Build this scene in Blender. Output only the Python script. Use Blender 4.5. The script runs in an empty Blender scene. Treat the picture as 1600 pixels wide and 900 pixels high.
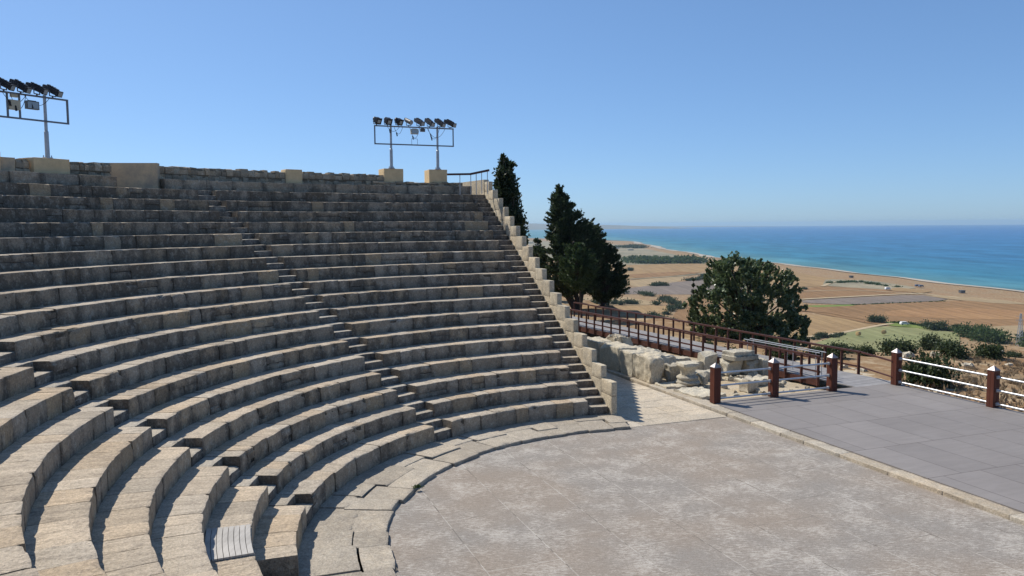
import bpy, math, random
import numpy as np
from mathutils import Vector, Matrix
D = bpy.data
sc = bpy.context.scene
C = sc.collection
rad = math.radians

# ------------------------------------------------------------------ camera, sky, sun, exposure
CZ = 6.2718; F = 1242.06; PITCH = 0.0795; ROLL = -0.0083
FW = np.array([0, math.cos(PITCH), -math.sin(PITCH)])
_r = np.array([1., 0, 0]); _u = np.array([0, math.sin(PITCH), math.cos(PITCH)])
RT = math.cos(ROLL)*_r + math.sin(ROLL)*_u
UP = -math.sin(ROLL)*_r + math.cos(ROLL)*_u
cam = D.objects.new('camera', D.cameras.new('camera')); C.objects.link(cam)
cam.data.sensor_width = 36; cam.data.lens = F/1600*36
cam.data.clip_start = 0.1; cam.data.clip_end = 90000
cam.matrix_world = Matrix(((RT[0], UP[0], -FW[0], 0), (RT[1], UP[1], -FW[1], 0), (RT[2], UP[2], -FW[2], CZ), (0, 0, 0, 1)))
sc.camera = cam
SUN_EL = 47.5; SUN_AZ = -51.0          # degrees clockwise from +Y
w = D.worlds.new('World'); sc.world = w; w.use_nodes = True
nt = w.node_tree; bg = nt.nodes['Background']
sky = nt.nodes.new('ShaderNodeTexSky'); sky.sky_type = 'NISHITA'; sky.sun_disc = False
sky.sun_elevation = rad(SUN_EL); sky.sun_rotation = rad(SUN_AZ)
sky.altitude = 0; sky.air_density = 0.7; sky.dust_density = 0.4; sky.ozone_density = 8.0
def vm(op, a, v):
    n = nt.nodes.new('ShaderNodeVectorMath'); n.operation = op; nt.links.new(a, n.inputs[0]); n.inputs[1].default_value = v; return n.outputs[0]
gm = nt.nodes.new('ShaderNodeGamma'); gm.inputs[1].default_value = 0.66
nt.links.new(vm('MULTIPLY', sky.outputs[0], (.1, .1, .1)), gm.inputs[0])
nt.links.new(vm('MULTIPLY', gm.outputs[0], (7.35, 9.15, 10.9)), bg.inputs[0]); bg.inputs[1].default_value = 0.095
sl = D.lights.new('sun', 'SUN'); sl.energy = 4.9; sl.angle = rad(0.53); sl.color = (1.0, 0.95, 0.87)
so = D.objects.new('sun', sl); C.objects.link(so)
sd = Vector((math.sin(rad(SUN_AZ))*math.cos(rad(SUN_EL)), math.cos(rad(SUN_AZ))*math.cos(rad(SUN_EL)), math.sin(rad(SUN_EL))))
so.rotation_euler = sd.to_track_quat('Z', 'Y').to_euler(); so.location = sd*60
sc.view_settings.view_transform = 'Standard'; sc.view_settings.look = 'None'
sc.view_settings.exposure = 0.1; sc.view_settings.gamma = 1.0
sc.cycles.use_denoising = True
sc.cycles.volume_bounces = 0; sc.cycles.max_bounces = 6; sc.cycles.transparent_max_bounces = 4

# ------------------------------------------------------------------ measured layout
O = np.array([4.8808, 16.4961]); R1 = 9.1623; DR = 0.762; H = 0.42; Z1 = 0.568; R0 = 7.4764
TR = 1.9024; TM = 2.424; TL = 3.1668; T4 = math.radians(223.5); T5 = math.radians(258)
OFR = -0.572; WM = 0.727; WL = 0.70
NV = np.array([.936, .351]); EV = np.array([.351, -.936])      # stage axes: across / along the kerb
NR = 18
def zr(k): return Z1 + (k-1)*H
def rr(k): return R1 + (k-1)*DR
def ne(n, e): p = n*NV + e*EV; return (float(p[0]), float(p[1]))
def pol(r, th): return (O[0]+r*math.cos(th), O[1]+r*math.sin(th))
def lc(r, off):                       # a point beside the right edge of the seating
    t = math.sqrt(r*r-off*off)
    return (O[0]+t*math.cos(TR)-off*math.sin(TR), O[1]+t*math.sin(TR)+off*math.cos(TR))
def ray(px, py):
    return FW + (px-800)/F*RT - (py-450)/F*UP
def at(px, py, z):
    d = ray(px, py); t = (z-CZ)/d[2]; return (float(d[0]*t), float(d[1]*t), z)
def atY(px, py, Y):
    d = ray(px, py); t = Y/d[1]; return (float(d[0]*t), float(Y), float(CZ+d[2]*t))

# ------------------------------------------------------------------ noise
def _h(ix, iy, iz):
    n = (ix*374761393 + iy*668265263 + iz*2147483647 + 1013904223) & 0xffffffff
    n = ((n ^ (n >> 13))*1274126177) & 0xffffffff
    n = ((n ^ (n >> 16))*2246822519) & 0xffffffff
    return ((n ^ (n >> 15)) & 0xffff)/32767.5 - 1.0
def vn(P, s):
    P = np.asarray(P, float)*s; I = np.floor(P).astype(np.int64); f = P-I; f = f*f*(3-2*f)
    r = 0
    for a in (0, 1):
        for b in (0, 1):
            for c in (0, 1):
                wgt = (f[:, 0] if a else 1-f[:, 0])*(f[:, 1] if b else 1-f[:, 1])*(f[:, 2] if c else 1-f[:, 2])
                r = r + wgt*_h(I[:, 0]+a, I[:, 1]+b, I[:, 2]+c)
    return r

# ------------------------------------------------------------------ mesh builder and object helpers
class MB:
    def __init__(s): s.v = []; s.f = []; s.t = []; s.n = 0
    def add(s, V, Fc, tone=(.5, .5, .5)):
        V = [tuple(map(float, p)) for p in V]
        s.v += V; s.f += [tuple(i+s.n for i in f) for f in Fc]
        s.t += [tone]*len(V); s.n += len(V)
    def box(s, c, size, rz=0, tone=(.5, .5, .5), M=None):
        x, y, z = [q/2 for q in size]
        V = np.array([(a, b, d) for d in (-z, z) for b in (-y, y) for a in (-x, x)], float)
        if M is not None: V = V @ np.array(M).T
        cr, sr = math.cos(rz), math.sin(rz)
        V = np.stack([V[:, 0]*cr-V[:, 1]*sr, V[:, 0]*sr+V[:, 1]*cr, V[:, 2]], 1)+np.array(c)
        s.add(V, [(0, 2, 3, 1), (4, 5, 7, 6), (0, 1, 5, 4), (2, 6, 7, 3), (0, 4, 6, 2), (1, 3, 7, 5)], tone)
    def bar(s, a, b, wd, hd=None, tone=(.5, .5, .5)):
        a = Vector(a); b = Vector(b); d = b-a; L = d.length; hd = hd or wd
        x = d.normalized(); up = Vector((0, 0, 1)) if abs(x.z) < .95 else Vector((0, 1, 0))
        y = up.cross(x).normalized(); z = x.cross(y)
        M = np.array([[x[i], y[i], z[i]] for i in range(3)])
        V = np.array([(p, q*wd/2, r*hd/2) for r in (-1, 1) for q in (-1, 1) for p in (0, L)], float) @ M.T + np.array(a)
        s.add(V, [(0, 2, 3, 1), (4, 5, 7, 6), (0, 1, 5, 4), (2, 6, 7, 3), (0, 4, 6, 2), (1, 3, 7, 5)], tone)
    def tube(s, pts, rs, n=8, tone=(.5, .5, .5), cap=True):
        pts = [Vector(p) for p in pts]
        if not hasattr(rs, '__len__'): rs = [rs]*len(pts)
        V = []; px = None
        for i, p in enumerate(pts):
            d = (pts[min(i+1, len(pts)-1)]-pts[max(i-1, 0)]).normalized()
            ref = px if px is not None else (Vector((0, 0, 1)) if abs(d.z) < .9 else Vector((1, 0, 0)))
            x = (ref - d*ref.dot(d)).normalized(); y = d.cross(x); px = x
            for k in range(n):
                a = 2*math.pi*k/n; V.append(p+(x*math.cos(a)+y*math.sin(a))*rs[i])
        Fc = []
        for i in range(len(pts)-1):
            for k in range(n):
                Fc.append((i*n+k, i*n+(k+1) % n, (i+1)*n+(k+1) % n, (i+1)*n+k))
        if cap: Fc += [tuple(range(n))[::-1], tuple(range((len(pts)-1)*n, len(pts)*n))]
        s.add(V, Fc, tone)
    def lathe(s, c, prof, n=24, tone=(.5, .5, .5), sq=0):
        V = []
        for r, z in prof:
            for k in range(n):
                a = 2*math.pi*k/n; q = r
                V.append((c[0]+q*math.cos(a), c[1]+q*math.sin(a), c[2]+z))
        Fc = []
        for i in range(len(prof)-1):
            for k in range(n): Fc.append((i*n+k, i*n+(k+1) % n, (i+1)*n+(k+1) % n, (i+1)*n+k))
        Fc += [tuple(range(n))[::-1], tuple(range((len(prof)-1)*n, len(prof)*n))]
        s.add(V, Fc, tone)

ORG = {}
def link(o, parent):
    C.objects.link(o)
    if parent is not None: o.parent = parent
def obj(name, mb, mat, parent=None, smooth=None):
    V = np.array(mb.v, float)
    if parent is not None: org = ORG[parent]
    else: org = np.array([(V[:, 0].min()+V[:, 0].max())/2, (V[:, 1].min()+V[:, 1].max())/2, V[:, 2].min()])
    V = V-org
    me = D.meshes.new(name); me.from_pydata(V.tolist(), [], mb.f)
    a = me.attributes.new('tone', 'FLOAT_VECTOR', 'POINT')
    a.data.foreach_set('vector', np.array(mb.t, float).ravel())
    me.materials.append(mat)
    if smooth is not None:
        me.polygons.foreach_set('use_smooth', [True]*len(me.polygons))
        if smooth < 180: me.set_sharp_from_angle(angle=rad(smooth))
    me.update()
    o = D.objects.new(name, me); link(o, parent)
    if parent is None: o.location = org
    ORG[o] = org
    return o
def thing(name, loc, label, cat, group=None):
    o = D.objects.new(name, None); C.objects.link(o); o.location = loc; o.empty_display_size = .2
    ORG[o] = np.array(loc, float); return tag(o, label, cat, group)
def tag(o, label, cat, group=None, kind=None):
    o['label'] = label; o['category'] = cat
    if group: o['group'] = group
    if kind: o['kind'] = kind
    return o
def struct(name, mb, mat, smooth=None):
    o = obj(name, mb, mat, None, smooth); o['kind'] = 'structure'; return o
def copy_tree(o, parent=None):
    c = o.copy(); C.objects.link(c); c.parent = parent
    for ch in list(o.children): copy_tree(ch, c)
    return c

# ------------------------------------------------------------------ materials
def newmat(name):
    m = D.materials.new(name); m.use_nodes = True
    n = m.node_tree.nodes; b = n['Principled BSDF']; return m, m.node_tree, b
class NT:
    def __init__(s, t): s.t = t; s.co = t.nodes.new('ShaderNodeTexCoord').outputs['Object']
    def noise(s, sc_, det=4, rough=.6, vec=None, out='Fac'):
        n = s.t.nodes.new('ShaderNodeTexNoise'); n.inputs['Scale'].default_value = sc_; n.inputs['Detail'].default_value = det
        n.inputs['Roughness'].default_value = rough; s.t.links.new(vec or s.co, n.inputs['Vector']); return n.outputs[out]
    def vor(s, sc_, feat='F1', vec=None, out='Distance'):
        n = s.t.nodes.new('ShaderNodeTexVoronoi'); n.feature = feat; n.inputs['Scale'].default_value = sc_
        s.t.links.new(vec or s.co, n.inputs['Vector']); return n.outputs[out]
    def ramp(s, fac, stops):
        n = s.t.nodes.new('ShaderNodeValToRGB'); s.t.links.new(fac, n.inputs[0]); e = n.color_ramp.elements
        while len(e) < len(stops): e.new(.5)
        for k, (p, c) in enumerate(stops):
            e[k].position = p; e[k].color = (c, c, c, 1) if not hasattr(c, '__len__') else (*c, 1)
        return n.outputs[0]
    def mix(s, fac, a, b, mode='MIX'):
        n = s.t.nodes.new('ShaderNodeMix'); n.data_type = 'RGBA'; n.blend_type = mode
        for i, v in ((0, fac), (6, a), (7, b)):
            if isinstance(v, (int, float)): n.inputs[i].default_value = v if i == 0 else (v, v, v, 1)
            elif isinstance(v, tuple): n.inputs[i].default_value = (*v, 1)
            else: s.t.links.new(v, n.inputs[i])
        return n.outputs[2]
    def math(s, op, a, b=0.0, clamp=False):
        n = s.t.nodes.new('ShaderNodeMath'); n.operation = op; n.use_clamp = clamp
        for i, v in ((0, a), (1, b)):
            if isinstance(v, (int, float)): n.inputs[i].default_value = v
            else: s.t.links.new(v, n.inputs[i])
        return n.outputs[0]
    def mapping(s, scale=(1, 1, 1), rot=(0, 0, 0), loc=(0, 0, 0), vec=None):
        n = s.t.nodes.new('ShaderNodeMapping'); n.inputs['Scale'].default_value = scale; n.inputs['Rotation'].default_value = rot
        n.inputs['Location'].default_value = loc; s.t.links.new(vec or s.co, n.inputs['Vector']); return n.outputs[0]
    def attr(s):
        n = s.t.nodes.new('ShaderNodeAttribute'); n.attribute_name = 'tone'
        x = s.t.nodes.new('ShaderNodeSeparateXYZ'); s.t.links.new(n.outputs['Vector'], x.inputs[0]); return x.outputs
    def bump(s, h, strength, dist, b, prev=None):
        n = s.t.nodes.new('ShaderNodeBump'); n.inputs['Strength'].default_value = strength; n.inputs['Distance'].default_value = dist
        s.t.links.new(h, n.inputs['Height'])
        if prev: s.t.links.new(prev, n.inputs['Normal'])
        s.t.links.new(n.outputs[0], b.inputs['Normal']); return n.outputs[0]
    def link(s, a, b): s.t.links.new(a, b)

def stone_mat(name, grey, warm, dark, lich=.6, rough=.9, bump=.6, pits=True, sc1=1.0, tread=None, radial=False):
    """tone.x = lightness of the block, tone.y = warm/grey, tone.z = how much dark lichen it carries"""
    m, t, b = newmat(name); N = NT(t); tx, ty, tz = N.attr()
    big = N.noise(.7*sc1, 3); mid = N.noise(3.2*sc1, 6, .7); fine = N.noise(22*sc1, 5, .75)
    base = N.mix(N.math('ADD', N.math('MULTIPLY', ty, .8), N.math('MULTIPLY', N.math('SUBTRACT', big, .45), .9), True), grey, warm)
    base = N.mix(N.ramp(mid, ((.3, 0.), (.72, 1.))), N.mix(.45, base, dark), base)
    l2 = N.noise(2.4*sc1, 8, .8, N.mapping((1, 1, .62)))
    lm = N.math('ADD', l2, N.math('MULTIPLY', N.math('SUBTRACT', tz, .5), .32))
    base = N.mix(N.math('MULTIPLY', N.ramp(lm, ((.475, 0.), (.64, 1.))), lich), base, dark)
    pale = N.noise(6.5*sc1, 5, .7)
    base = N.mix(N.math('MULTIPLY', N.ramp(pale, ((.52, 0.), (.66, 1.))), .42), base, (.50, .455, .375))
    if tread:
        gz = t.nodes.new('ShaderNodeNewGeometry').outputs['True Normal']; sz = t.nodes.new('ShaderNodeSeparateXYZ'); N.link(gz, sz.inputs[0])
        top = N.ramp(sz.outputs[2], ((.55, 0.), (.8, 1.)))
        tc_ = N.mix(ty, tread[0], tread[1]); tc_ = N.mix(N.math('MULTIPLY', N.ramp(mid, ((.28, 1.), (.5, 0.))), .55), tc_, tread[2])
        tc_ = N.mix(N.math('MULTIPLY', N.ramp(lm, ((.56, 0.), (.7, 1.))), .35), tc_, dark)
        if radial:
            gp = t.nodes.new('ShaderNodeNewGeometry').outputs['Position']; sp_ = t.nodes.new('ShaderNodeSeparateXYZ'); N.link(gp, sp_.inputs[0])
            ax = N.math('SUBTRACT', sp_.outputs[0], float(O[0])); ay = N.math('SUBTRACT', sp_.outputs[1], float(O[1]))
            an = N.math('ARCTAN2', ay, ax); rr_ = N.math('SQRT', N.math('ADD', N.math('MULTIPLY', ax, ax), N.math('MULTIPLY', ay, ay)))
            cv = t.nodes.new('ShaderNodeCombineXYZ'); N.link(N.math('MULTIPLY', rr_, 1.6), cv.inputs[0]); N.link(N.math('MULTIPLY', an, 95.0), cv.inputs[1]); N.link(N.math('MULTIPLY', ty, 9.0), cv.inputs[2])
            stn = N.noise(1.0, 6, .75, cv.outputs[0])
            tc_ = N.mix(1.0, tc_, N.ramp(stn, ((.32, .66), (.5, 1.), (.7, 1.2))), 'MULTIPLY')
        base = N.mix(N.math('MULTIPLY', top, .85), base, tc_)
    sp = N.mix(1.0, N.ramp(fine, ((.3, .62), (.68, 1.3))), N.ramp(N.noise(70*sc1, 3, .7), ((.3, .8), (.7, 1.18))), 'MULTIPLY')
    base = N.mix(1.0, base, sp, 'MULTIPLY')
    lt = N.math('ADD', N.math('MULTIPLY', tx, .9), .55)
    cb = t.nodes.new('ShaderNodeCombineXYZ')
    for i in range(3): N.link(lt, cb.inputs[i])
    base = N.mix(1.0, base, cb.outputs[0], 'MULTIPLY')
    N.link(base, b.inputs['Base Color']); b.inputs['Roughness'].default_value = rough
    b.inputs['Specular IOR Level'].default_value = .2
    h = N.math('ADD', N.math('MULTIPLY', mid, 1.0), N.math('MULTIPLY', fine, .55))
    if pits:
        v = N.ramp(N.vor(14*sc1), ((.08, 0.), (.3, 1.)))
        h = N.math('ADD', h, N.math('MULTIPLY', v, .25))
    N.bump(h, min(1, bump*1.5), .035, b)
    return m
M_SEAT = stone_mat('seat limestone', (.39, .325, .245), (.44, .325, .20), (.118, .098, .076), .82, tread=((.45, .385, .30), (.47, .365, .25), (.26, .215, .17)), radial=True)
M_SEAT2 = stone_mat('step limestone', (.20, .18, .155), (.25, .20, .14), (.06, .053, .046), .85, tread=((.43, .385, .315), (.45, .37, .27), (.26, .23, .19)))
M_WALL = stone_mat('dressed limestone', (.56, .49, .36), (.64, .51, .33), (.22, .20, .165), .5, bump=.5)
M_RUIN = stone_mat('weathered limestone', (.55, .50, .39), (.62, .51, .34), (.20, .175, .145), .68, bump=1.0)
M_RUBBLE = stone_mat('rubble stone', (.50, .42, .30), (.54, .38, .22), (.17, .14, .105), .35, bump=.8)
M_PAVE = stone_mat('paving limestone', (.52, .45, .35), (.56, .45, .31), (.24, .21, .175), .4, bump=.45)
M_KERB = stone_mat('kerb limestone', (.42, .38, .31), (.47, .37, .25), (.2, .185, .16), .35, bump=.4)

def plain(name, col, rough=.6, metal=0, nscale=None, namt=.25, bump=0, spec=.3):
    m, t, b = newmat(name); N = NT(t)
    if nscale:
        n = N.noise(nscale, 5, .65); c = N.mix(1.0, col, N.ramp(n, ((.25, 1-namt), (.75, 1+namt*.6))), 'MULTIPLY')
        N.link(c, b.inputs['Base Color'])
        if bump: N.bump(n, bump, .01, b)
    else: b.inputs['Base Color'].default_value = (*col, 1)
    b.inputs['Roughness'].default_value = rough; b.inputs['Metallic'].default_value = metal
    b.inputs['Specular IOR Level'].default_value = spec
    return m
M_PLASTER = plain('ochre render', (.66, .49, .28), .9, nscale=3, namt=.18, bump=.2, spec=.1)
def orange_plaster():
    m, t, b = newmat('stained render'); N = NT(t)
    n = N.noise(1.5, 7, .75)
    c = N.mix(N.ramp(n, ((.4, 0.), (.62, 1.))), (.56, .42, .26), (.36, .29, .21))
    N.link(c, b.inputs['Base Color']); b.inputs['Roughness'].default_value = .95
    return m
M_OCHRE = orange_plaster()
M_STEEL = plain('galvanised steel', (.42, .44, .46), .45, .5, 6, .25)
M_FRAME = plain('frame steel', (.16, .18, .21), .5, .3, 6, .25)
M_PIPE = plain('brushed rail steel', (.52, .54, .56), .4, .55, 5, .12, spec=.5)
M_BLACK = plain('black lamp housing', (.025, .025, .03), .45, .0, 8, .3)
M_GREYLAMP = plain('grey lamp housing', (.12, .12, .12), .5, .2, 8, .3)
M_BEIGE = plain('beige enamel', (.46, .42, .31), .5, 0, 8, .15)
M_GLASS = plain('lamp glass', (.25, .30, .33), .12, .0, None, spec=.9)
M_CABLE = plain('black cable', (.02, .02, .025), .6)
M_CAP = plain('zinc cap', (.30, .265, .26), .45, .5, 8, .12)
def wood_mat(name, a, bcol, sc_=(14, 14, 1.2), rough=.6, bump=.2):
    m, t, b = newmat(name); N = NT(t)
    n = N.noise(1.0, 6, .7, N.mapping(sc_)); n2 = N.noise(1.3, 3)
    c = N.mix(N.ramp(n, ((.3, 0.), (.7, 1.))), a, bcol)
    c = N.mix(1.0, c, N.ramp(n2, ((.3, .8), (.7, 1.15))), 'MULTIPLY')
    N.link(c, b.inputs['Base Color']); b.inputs['Roughness'].default_value = rough; b.inputs['Specular IOR Level'].default_value = .3
    N.bump(n, bump, .01, b); return m
M_REDWOOD = wood_mat('stained red brown timber', (.082, .022, .012), (.125, .036, .019))
M_RAILWOOD = wood_mat('walkway timber', (.055, .019, .013), (.095, .035, .024), (3, 3, 8))
M_GREYWOOD = wood_mat('silvered planks', (.36, .335, .30), (.48, .45, .405), (20, 2, 20), .8)

def leafmat(name, c1, c2, c3, rough=.55, spec=.25):
    m, t, b = newmat(name); N = NT(t); tx, ty, tz = N.attr()
    c = N.mix(tx, c1, c2); c = N.mix(N.math('MULTIPLY', N.ramp(ty, ((.75, 0.), (1., 1.))), .8), c, c3)
    N.link(c, b.inputs['Base Color']); b.inputs['Roughness'].default_value = rough
    b.inputs['Specular IOR Level'].default_value = spec
    tr = t.nodes.new('ShaderNodeBsdfTranslucent'); N.link(c, tr.inputs[0])
    mx = t.nodes.new('ShaderNodeMixShader'); mx.inputs[0].default_value = .32
    N.link(b.outputs[0], mx.inputs[1]); N.link(tr.outputs[0], mx.inputs[2])
    N.link(mx.outputs[0], t.nodes['Material Output'].inputs[0]); return m
M_CYPRESS = leafmat('cypress foliage', (.017, .029, .013), (.040, .060, .025), (.07, .085, .035))
M_JUNIPER = leafmat('juniper foliage', (.026, .044, .019), (.064, .092, .038), (.11, .13, .06))
M_BRIGHT = leafmat('young pine foliage', (.034, .062, .022), (.08, .12, .042), (.13, .16, .065))
M_CAROB = leafmat('carob foliage', (.062, .096, .038), (.155, .205, .085), (.27, .30, .17), .34, .5)
M_BUSH = leafmat('mastic foliage', (.026, .044, .017), (.065, .088, .034), (.10, .12, .05))
M_DRY = leafmat('dry shrub foliage', (.22, .16, .10), (.32, .24, .155), (.36, .28, .17), .8, .1)
M_REED = leafmat('reed foliage', (.05, .085, .03), (.09, .13, .05), (.14, .16, .07), .7, .1)
M_BARK = plain('bark', (.06, .045, .035), .9, 0, 6, .4, .4)

# ------------------------------------------------------------------ terrain, fields, sea
CO_Y = np.array([-3000, -500, 0, 400, 641, 795, 1027, 1340, 1700, 2100, 2600, 3000, 3400, 3900, 4500])
CO_X = np.array([1400, 640, 500, 425, 413, 410, 385, 352, 350, 372, 398, 260, 60, -250, -1200])
PLAIN = -50.0; SEA = -52.0
def sst(a, b, x): t = np.clip((x-a)/(b-a), 0, 1); return t*t*(3-2*t)
def terr(x, y):
    x = np.asarray(x, float); y = np.asarray(y, float)
    s = .954*(x-18.5)+.30*(y-34)
    s = np.minimum(s, 2000)
    az = x/np.maximum(y, 8.0)
    g = (1+.34*(1-sst(.42, .58, az))+3.2*(1-sst(.2, .39, az))*sst(30, 60, y))*(1-.10*sst(.54, .66, az))
    sp = np.maximum(s, 0)
    drop = (.17*sp+(sp/224)**2*4+ .25*np.minimum(sp, 6)/6)*g
    z = -.45-drop
    bump = vn(np.stack([x, y, 0*x], -1).reshape(-1, 3), .11).reshape(x.shape)*.6*sst(3, 25, sp) \
        + vn(np.stack([x, y, 0*x+5], -1).reshape(-1, 3), .03).reshape(x.shape)*1.0*sst(20, 90, sp)
    z = z+bump
    far = np.hypot(x, y)
    z = np.maximum(z, PLAIN+0*z)
    z = z+(PLAIN-z)*sst(330, 420, far)
    # hillside carrying the upper seats
    dx, dy = x-O[0], y-O[1]; r = np.hypot(dx, dy)
    perp = -dx*math.sin(TR)+dy*math.cos(TR); al = dx*math.cos(TR)+dy*math.sin(TR)
    hill = sst(22.5, 25, r)*(1-sst(60, 140, r))*sst(.5, 6, perp+np.maximum(-al, 0)*0)
    z = z+hill*(7.6-z)*(perp > 0)
    return z
def ground_at(px, py, lo=20, hi=900):
    d = ray(px, py); ts = np.geomspace(lo, hi, 900)/d[1]
    X = d[0]*ts; Y = d[1]*ts; Zr = CZ+d[2]*ts; G = terr(X, Y)
    k = np.argmax(Zr < G)
    if not (Zr < G).any(): k = len(ts)-1
    return (float(X[k]), float(Y[k]), float(G[k]))
xs = np.concatenate([np.linspace(-1500, -150, 10), np.linspace(-120, -42, 9), np.linspace(-38, 80, 80), np.linspace(84, 200, 30), np.linspace(210, 325, 14)])
ys = np.concatenate([np.linspace(-1500, -100, 10), np.linspace(-70, -5, 12), np.linspace(0, 110, 90), np.geomspace(113, 600, 60), np.geomspace(620, 4500, 60)])
mb = MB(); V = []; nc = len(xs)+4
for y in ys:
    cx = float(np.interp(y, CO_Y, CO_X)) + 6*math.sin(y*.013)+3*math.sin(y*.041)
    k = min(1.0, (cx-32)/325)
    row = xs.copy()
    if cx < 360: row = np.where(row > -1000, np.minimum(row, row*0+(-1500+(row+1500)*((cx-32+1500)/1825.))), row)
    zz = terr(row, row*0+y)
    V += [(a, y, c) for a, c in zip(row, zz)]
    V += [(cx-28, y, PLAIN), (cx-12, y, PLAIN-.6), (cx+2, y, SEA-.15), (cx+60, y, SEA-3)]
Fc = [(j*nc+i, j*nc+i+1, (j+1)*nc+i+1, (j+1)*nc+i) for j in range(len(ys)-1) for i in range(nc-1)]
mb.add(V, Fc)
def ground_mat():
    m, t, b = newmat('dry hillside and plain'); N = NT(t)
    geo = t.nodes.new('ShaderNodeNewGeometry').outputs['Position']
    n1 = N.noise(.012, 6, .65, geo); n2 = N.noise(.5, 6, .7, geo); n3 = N.noise(6, 4, .7, geo); n4 = N.noise(.08, 5, .7, geo)
    c = N.mix(N.ramp(n1, ((.35, 0.), (.65, 1.))), (.30, .20, .108), (.26, .185, .11))
    c = N.mix(N.ramp(n4, ((.45, 0.), (.6, 1.))), c, (.275, .165, .085))
    c = N.mix(N.math('MULTIPLY', N.ramp(n2, ((.5, 0.), (.62, 1.))), .6), c, (.50, .40, .26))
    c = N.mix(1.0, c, N.ramp(n3, ((.3, .75), (.7, 1.15))), 'MULTIPLY')
    N.link(c, b.inputs['Base Color']); b.inputs['Roughness'].default_value = 1; b.inputs['Specular IOR Level'].default_value = .05
    N.bump(n3, .6, .05, b); return m
g = struct('ground', mb, ground_mat(), 180)

def field_mat(name, a, bcol, stripe=0.0, rot=0.0, sc_=.02):
    m, t, b = newmat(name); N = NT(t)
    n1 = N.noise(sc_, 6, .65); n2 = N.noise(.25, 4, .7)
    st = N.noise(.22, 3, .6, N.mapping((1, .04, 1), (0, 0, rot)))
    c = N.mix(N.ramp(n1, ((.35, 0.), (.65, 1.))), a, bcol)
    c = N.mix(1.0, c, N.ramp(n2, ((.3, .85), (.7, 1.12))), 'MULTIPLY')
    c = N.mix(1.0, c, N.ramp(st, ((.35, 1-.5*stripe), (.65, 1+.3*stripe))), 'MULTIPLY')
    N.link(c, b.inputs['Base Color']); b.inputs['Roughness'].default_value = 1; b.inputs['Specular IOR Level'].default_value = .05
    return m
F_GOLD = field_mat('golden stubble', (.335, .225, .112), (.285, .19, .098), .35, .3)
F_GOLD2 = field_mat('orange stubble', (.275, .165, .082), (.235, .142, .072), .4, -.4)
F_PALE = field_mat('pale straw', (.365, .265, .15), (.31, .235, .14), .3, .2)
F_GREY = field_mat('ploughed grey earth', (.215, .175, .145), (.185, .155, .13), .3, .6)
F_GREEN = field_mat('mown green meadow', (.215, .23, .105), (.26, .245, .12), .35, .5)
F_VIVID = field_mat('irrigated green strip', (.13, .19, .045), (.20, .23, .07), .2)
F_SCRUB = field_mat('coastal scrub', (.20, .185, .13), (.33, .28, .19), .2, .1, .012)
F_SAND = field_mat('sand', (.48, .42, .34), (.40, .35, .28), .2, 0)
F_TRACK = field_mat('dirt track', (.46, .36, .23), (.42, .33, .21), .1)
FI = [0]
def smooth_poly(P, it=1, jit=1.5):
    P = [np.array(p) for p in P]
    for _ in range(it):
        Q = []
        for i in range(len(P)):
            a, c = P[i], P[(i+1) % len(P)]; Q += [a*.85+c*.15, a*.5+c*.5, a*.15+c*.85]
        P = Q
    return P
def field(px, mat, name='field', rnd=0):
    FI[0] += 1; z = PLAIN+.10+.014*FI[0]
    P = [np.array(at(x, y, z)) for x, y in px]
    P = smooth_poly(P, 1)
    rs = random.Random(FI[0])
    P = [p+np.array([rs.uniform(-1, 1)*rnd, rs.uniform(-1, 1)*rnd, 0]) for p in P]
    mb = MB(); mb.add(P, [tuple(range(len(P)))]); return struct(name, mb, mat)
field([(820, 375), (900, 380), (985, 383), (1020, 391), (1060, 399), (1105, 409), (1100, 413), (975, 415), (905, 415), (840, 402)], F_SCRUB, 'coastal_scrub')
field([(700, 402), (900, 412), (975, 414), (1105, 411), (1100, 427), (986, 435), (900, 436), (700, 430)], F_GOLD)
field([(983, 438), (1082, 428), (1060, 440), (1020, 450), (985, 447)], F_PALE)
field([(930, 452), (986, 450), (1060, 440), (1150, 433), (1170, 452), (1100, 460), (989, 460), (930, 458)], F_GREY)
field([(880, 464), (973, 463), (1035, 474), (1000, 477), (880, 476)], F_PALE)
field([(880, 478), (1039, 477), (1048, 484), (1014, 497), (927, 496), (880, 494)], F_GOLD)
field([(1050, 492), (1080, 466), (1180, 470), (1180, 505), (1060, 512)], F_GOLD2)
field([(1120, 413), (1230, 423), (1290, 434), (1380, 443), (1260, 449), (1120, 436)], F_GOLD)
field([(1290, 436), (1360, 438), (1440, 450), (1380, 453), (1285, 446)], F_SCRUB)
field([(1225, 456), (1285, 447), (1380, 452), (1435, 458), (1250, 467), (1220, 466)], F_GOLD2)
field([(1251, 469), (1435, 460), (1490, 469), (1326, 476), (1255, 473)], F_GREY)
field([(1245, 476), (1330, 477), (1490, 470), (1525, 469), (1590, 474), (1620, 480), (1625, 512), (1500, 508), (1394, 505), (1371, 508), (1240, 482)], F_GOLD2)
field([(1250, 478), (1275, 477), (1334, 475.5), (1336, 477.5), (1280, 480)], F_VIVID)
field([(1200, 486), (1300, 494), (1371, 509), (1311, 521), (1262, 527), (1180, 530)], F_GOLD)
field([(1262, 540), (1326, 518), (1379, 509), (1450, 514), (1499, 520), (1500, 545), (1400, 560), (1262, 560)], F_GREEN)
field([(1383, 502.5), (1400, 503), (1460, 510), (1490, 516), (1440, 513.5), (1385, 508)], F_VIVID)
field([(1480, 517), (1560, 509), (1640, 508), (1660, 540), (1560, 522)], F_PALE)
field([(1380, 486), (1480, 480), (1625, 487), (1625, 500), (1500, 498), (1390, 494)], field_mat('red brown stubble', (.29, .165, .08), (.33, .195, .095), .4, -.3))
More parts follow.
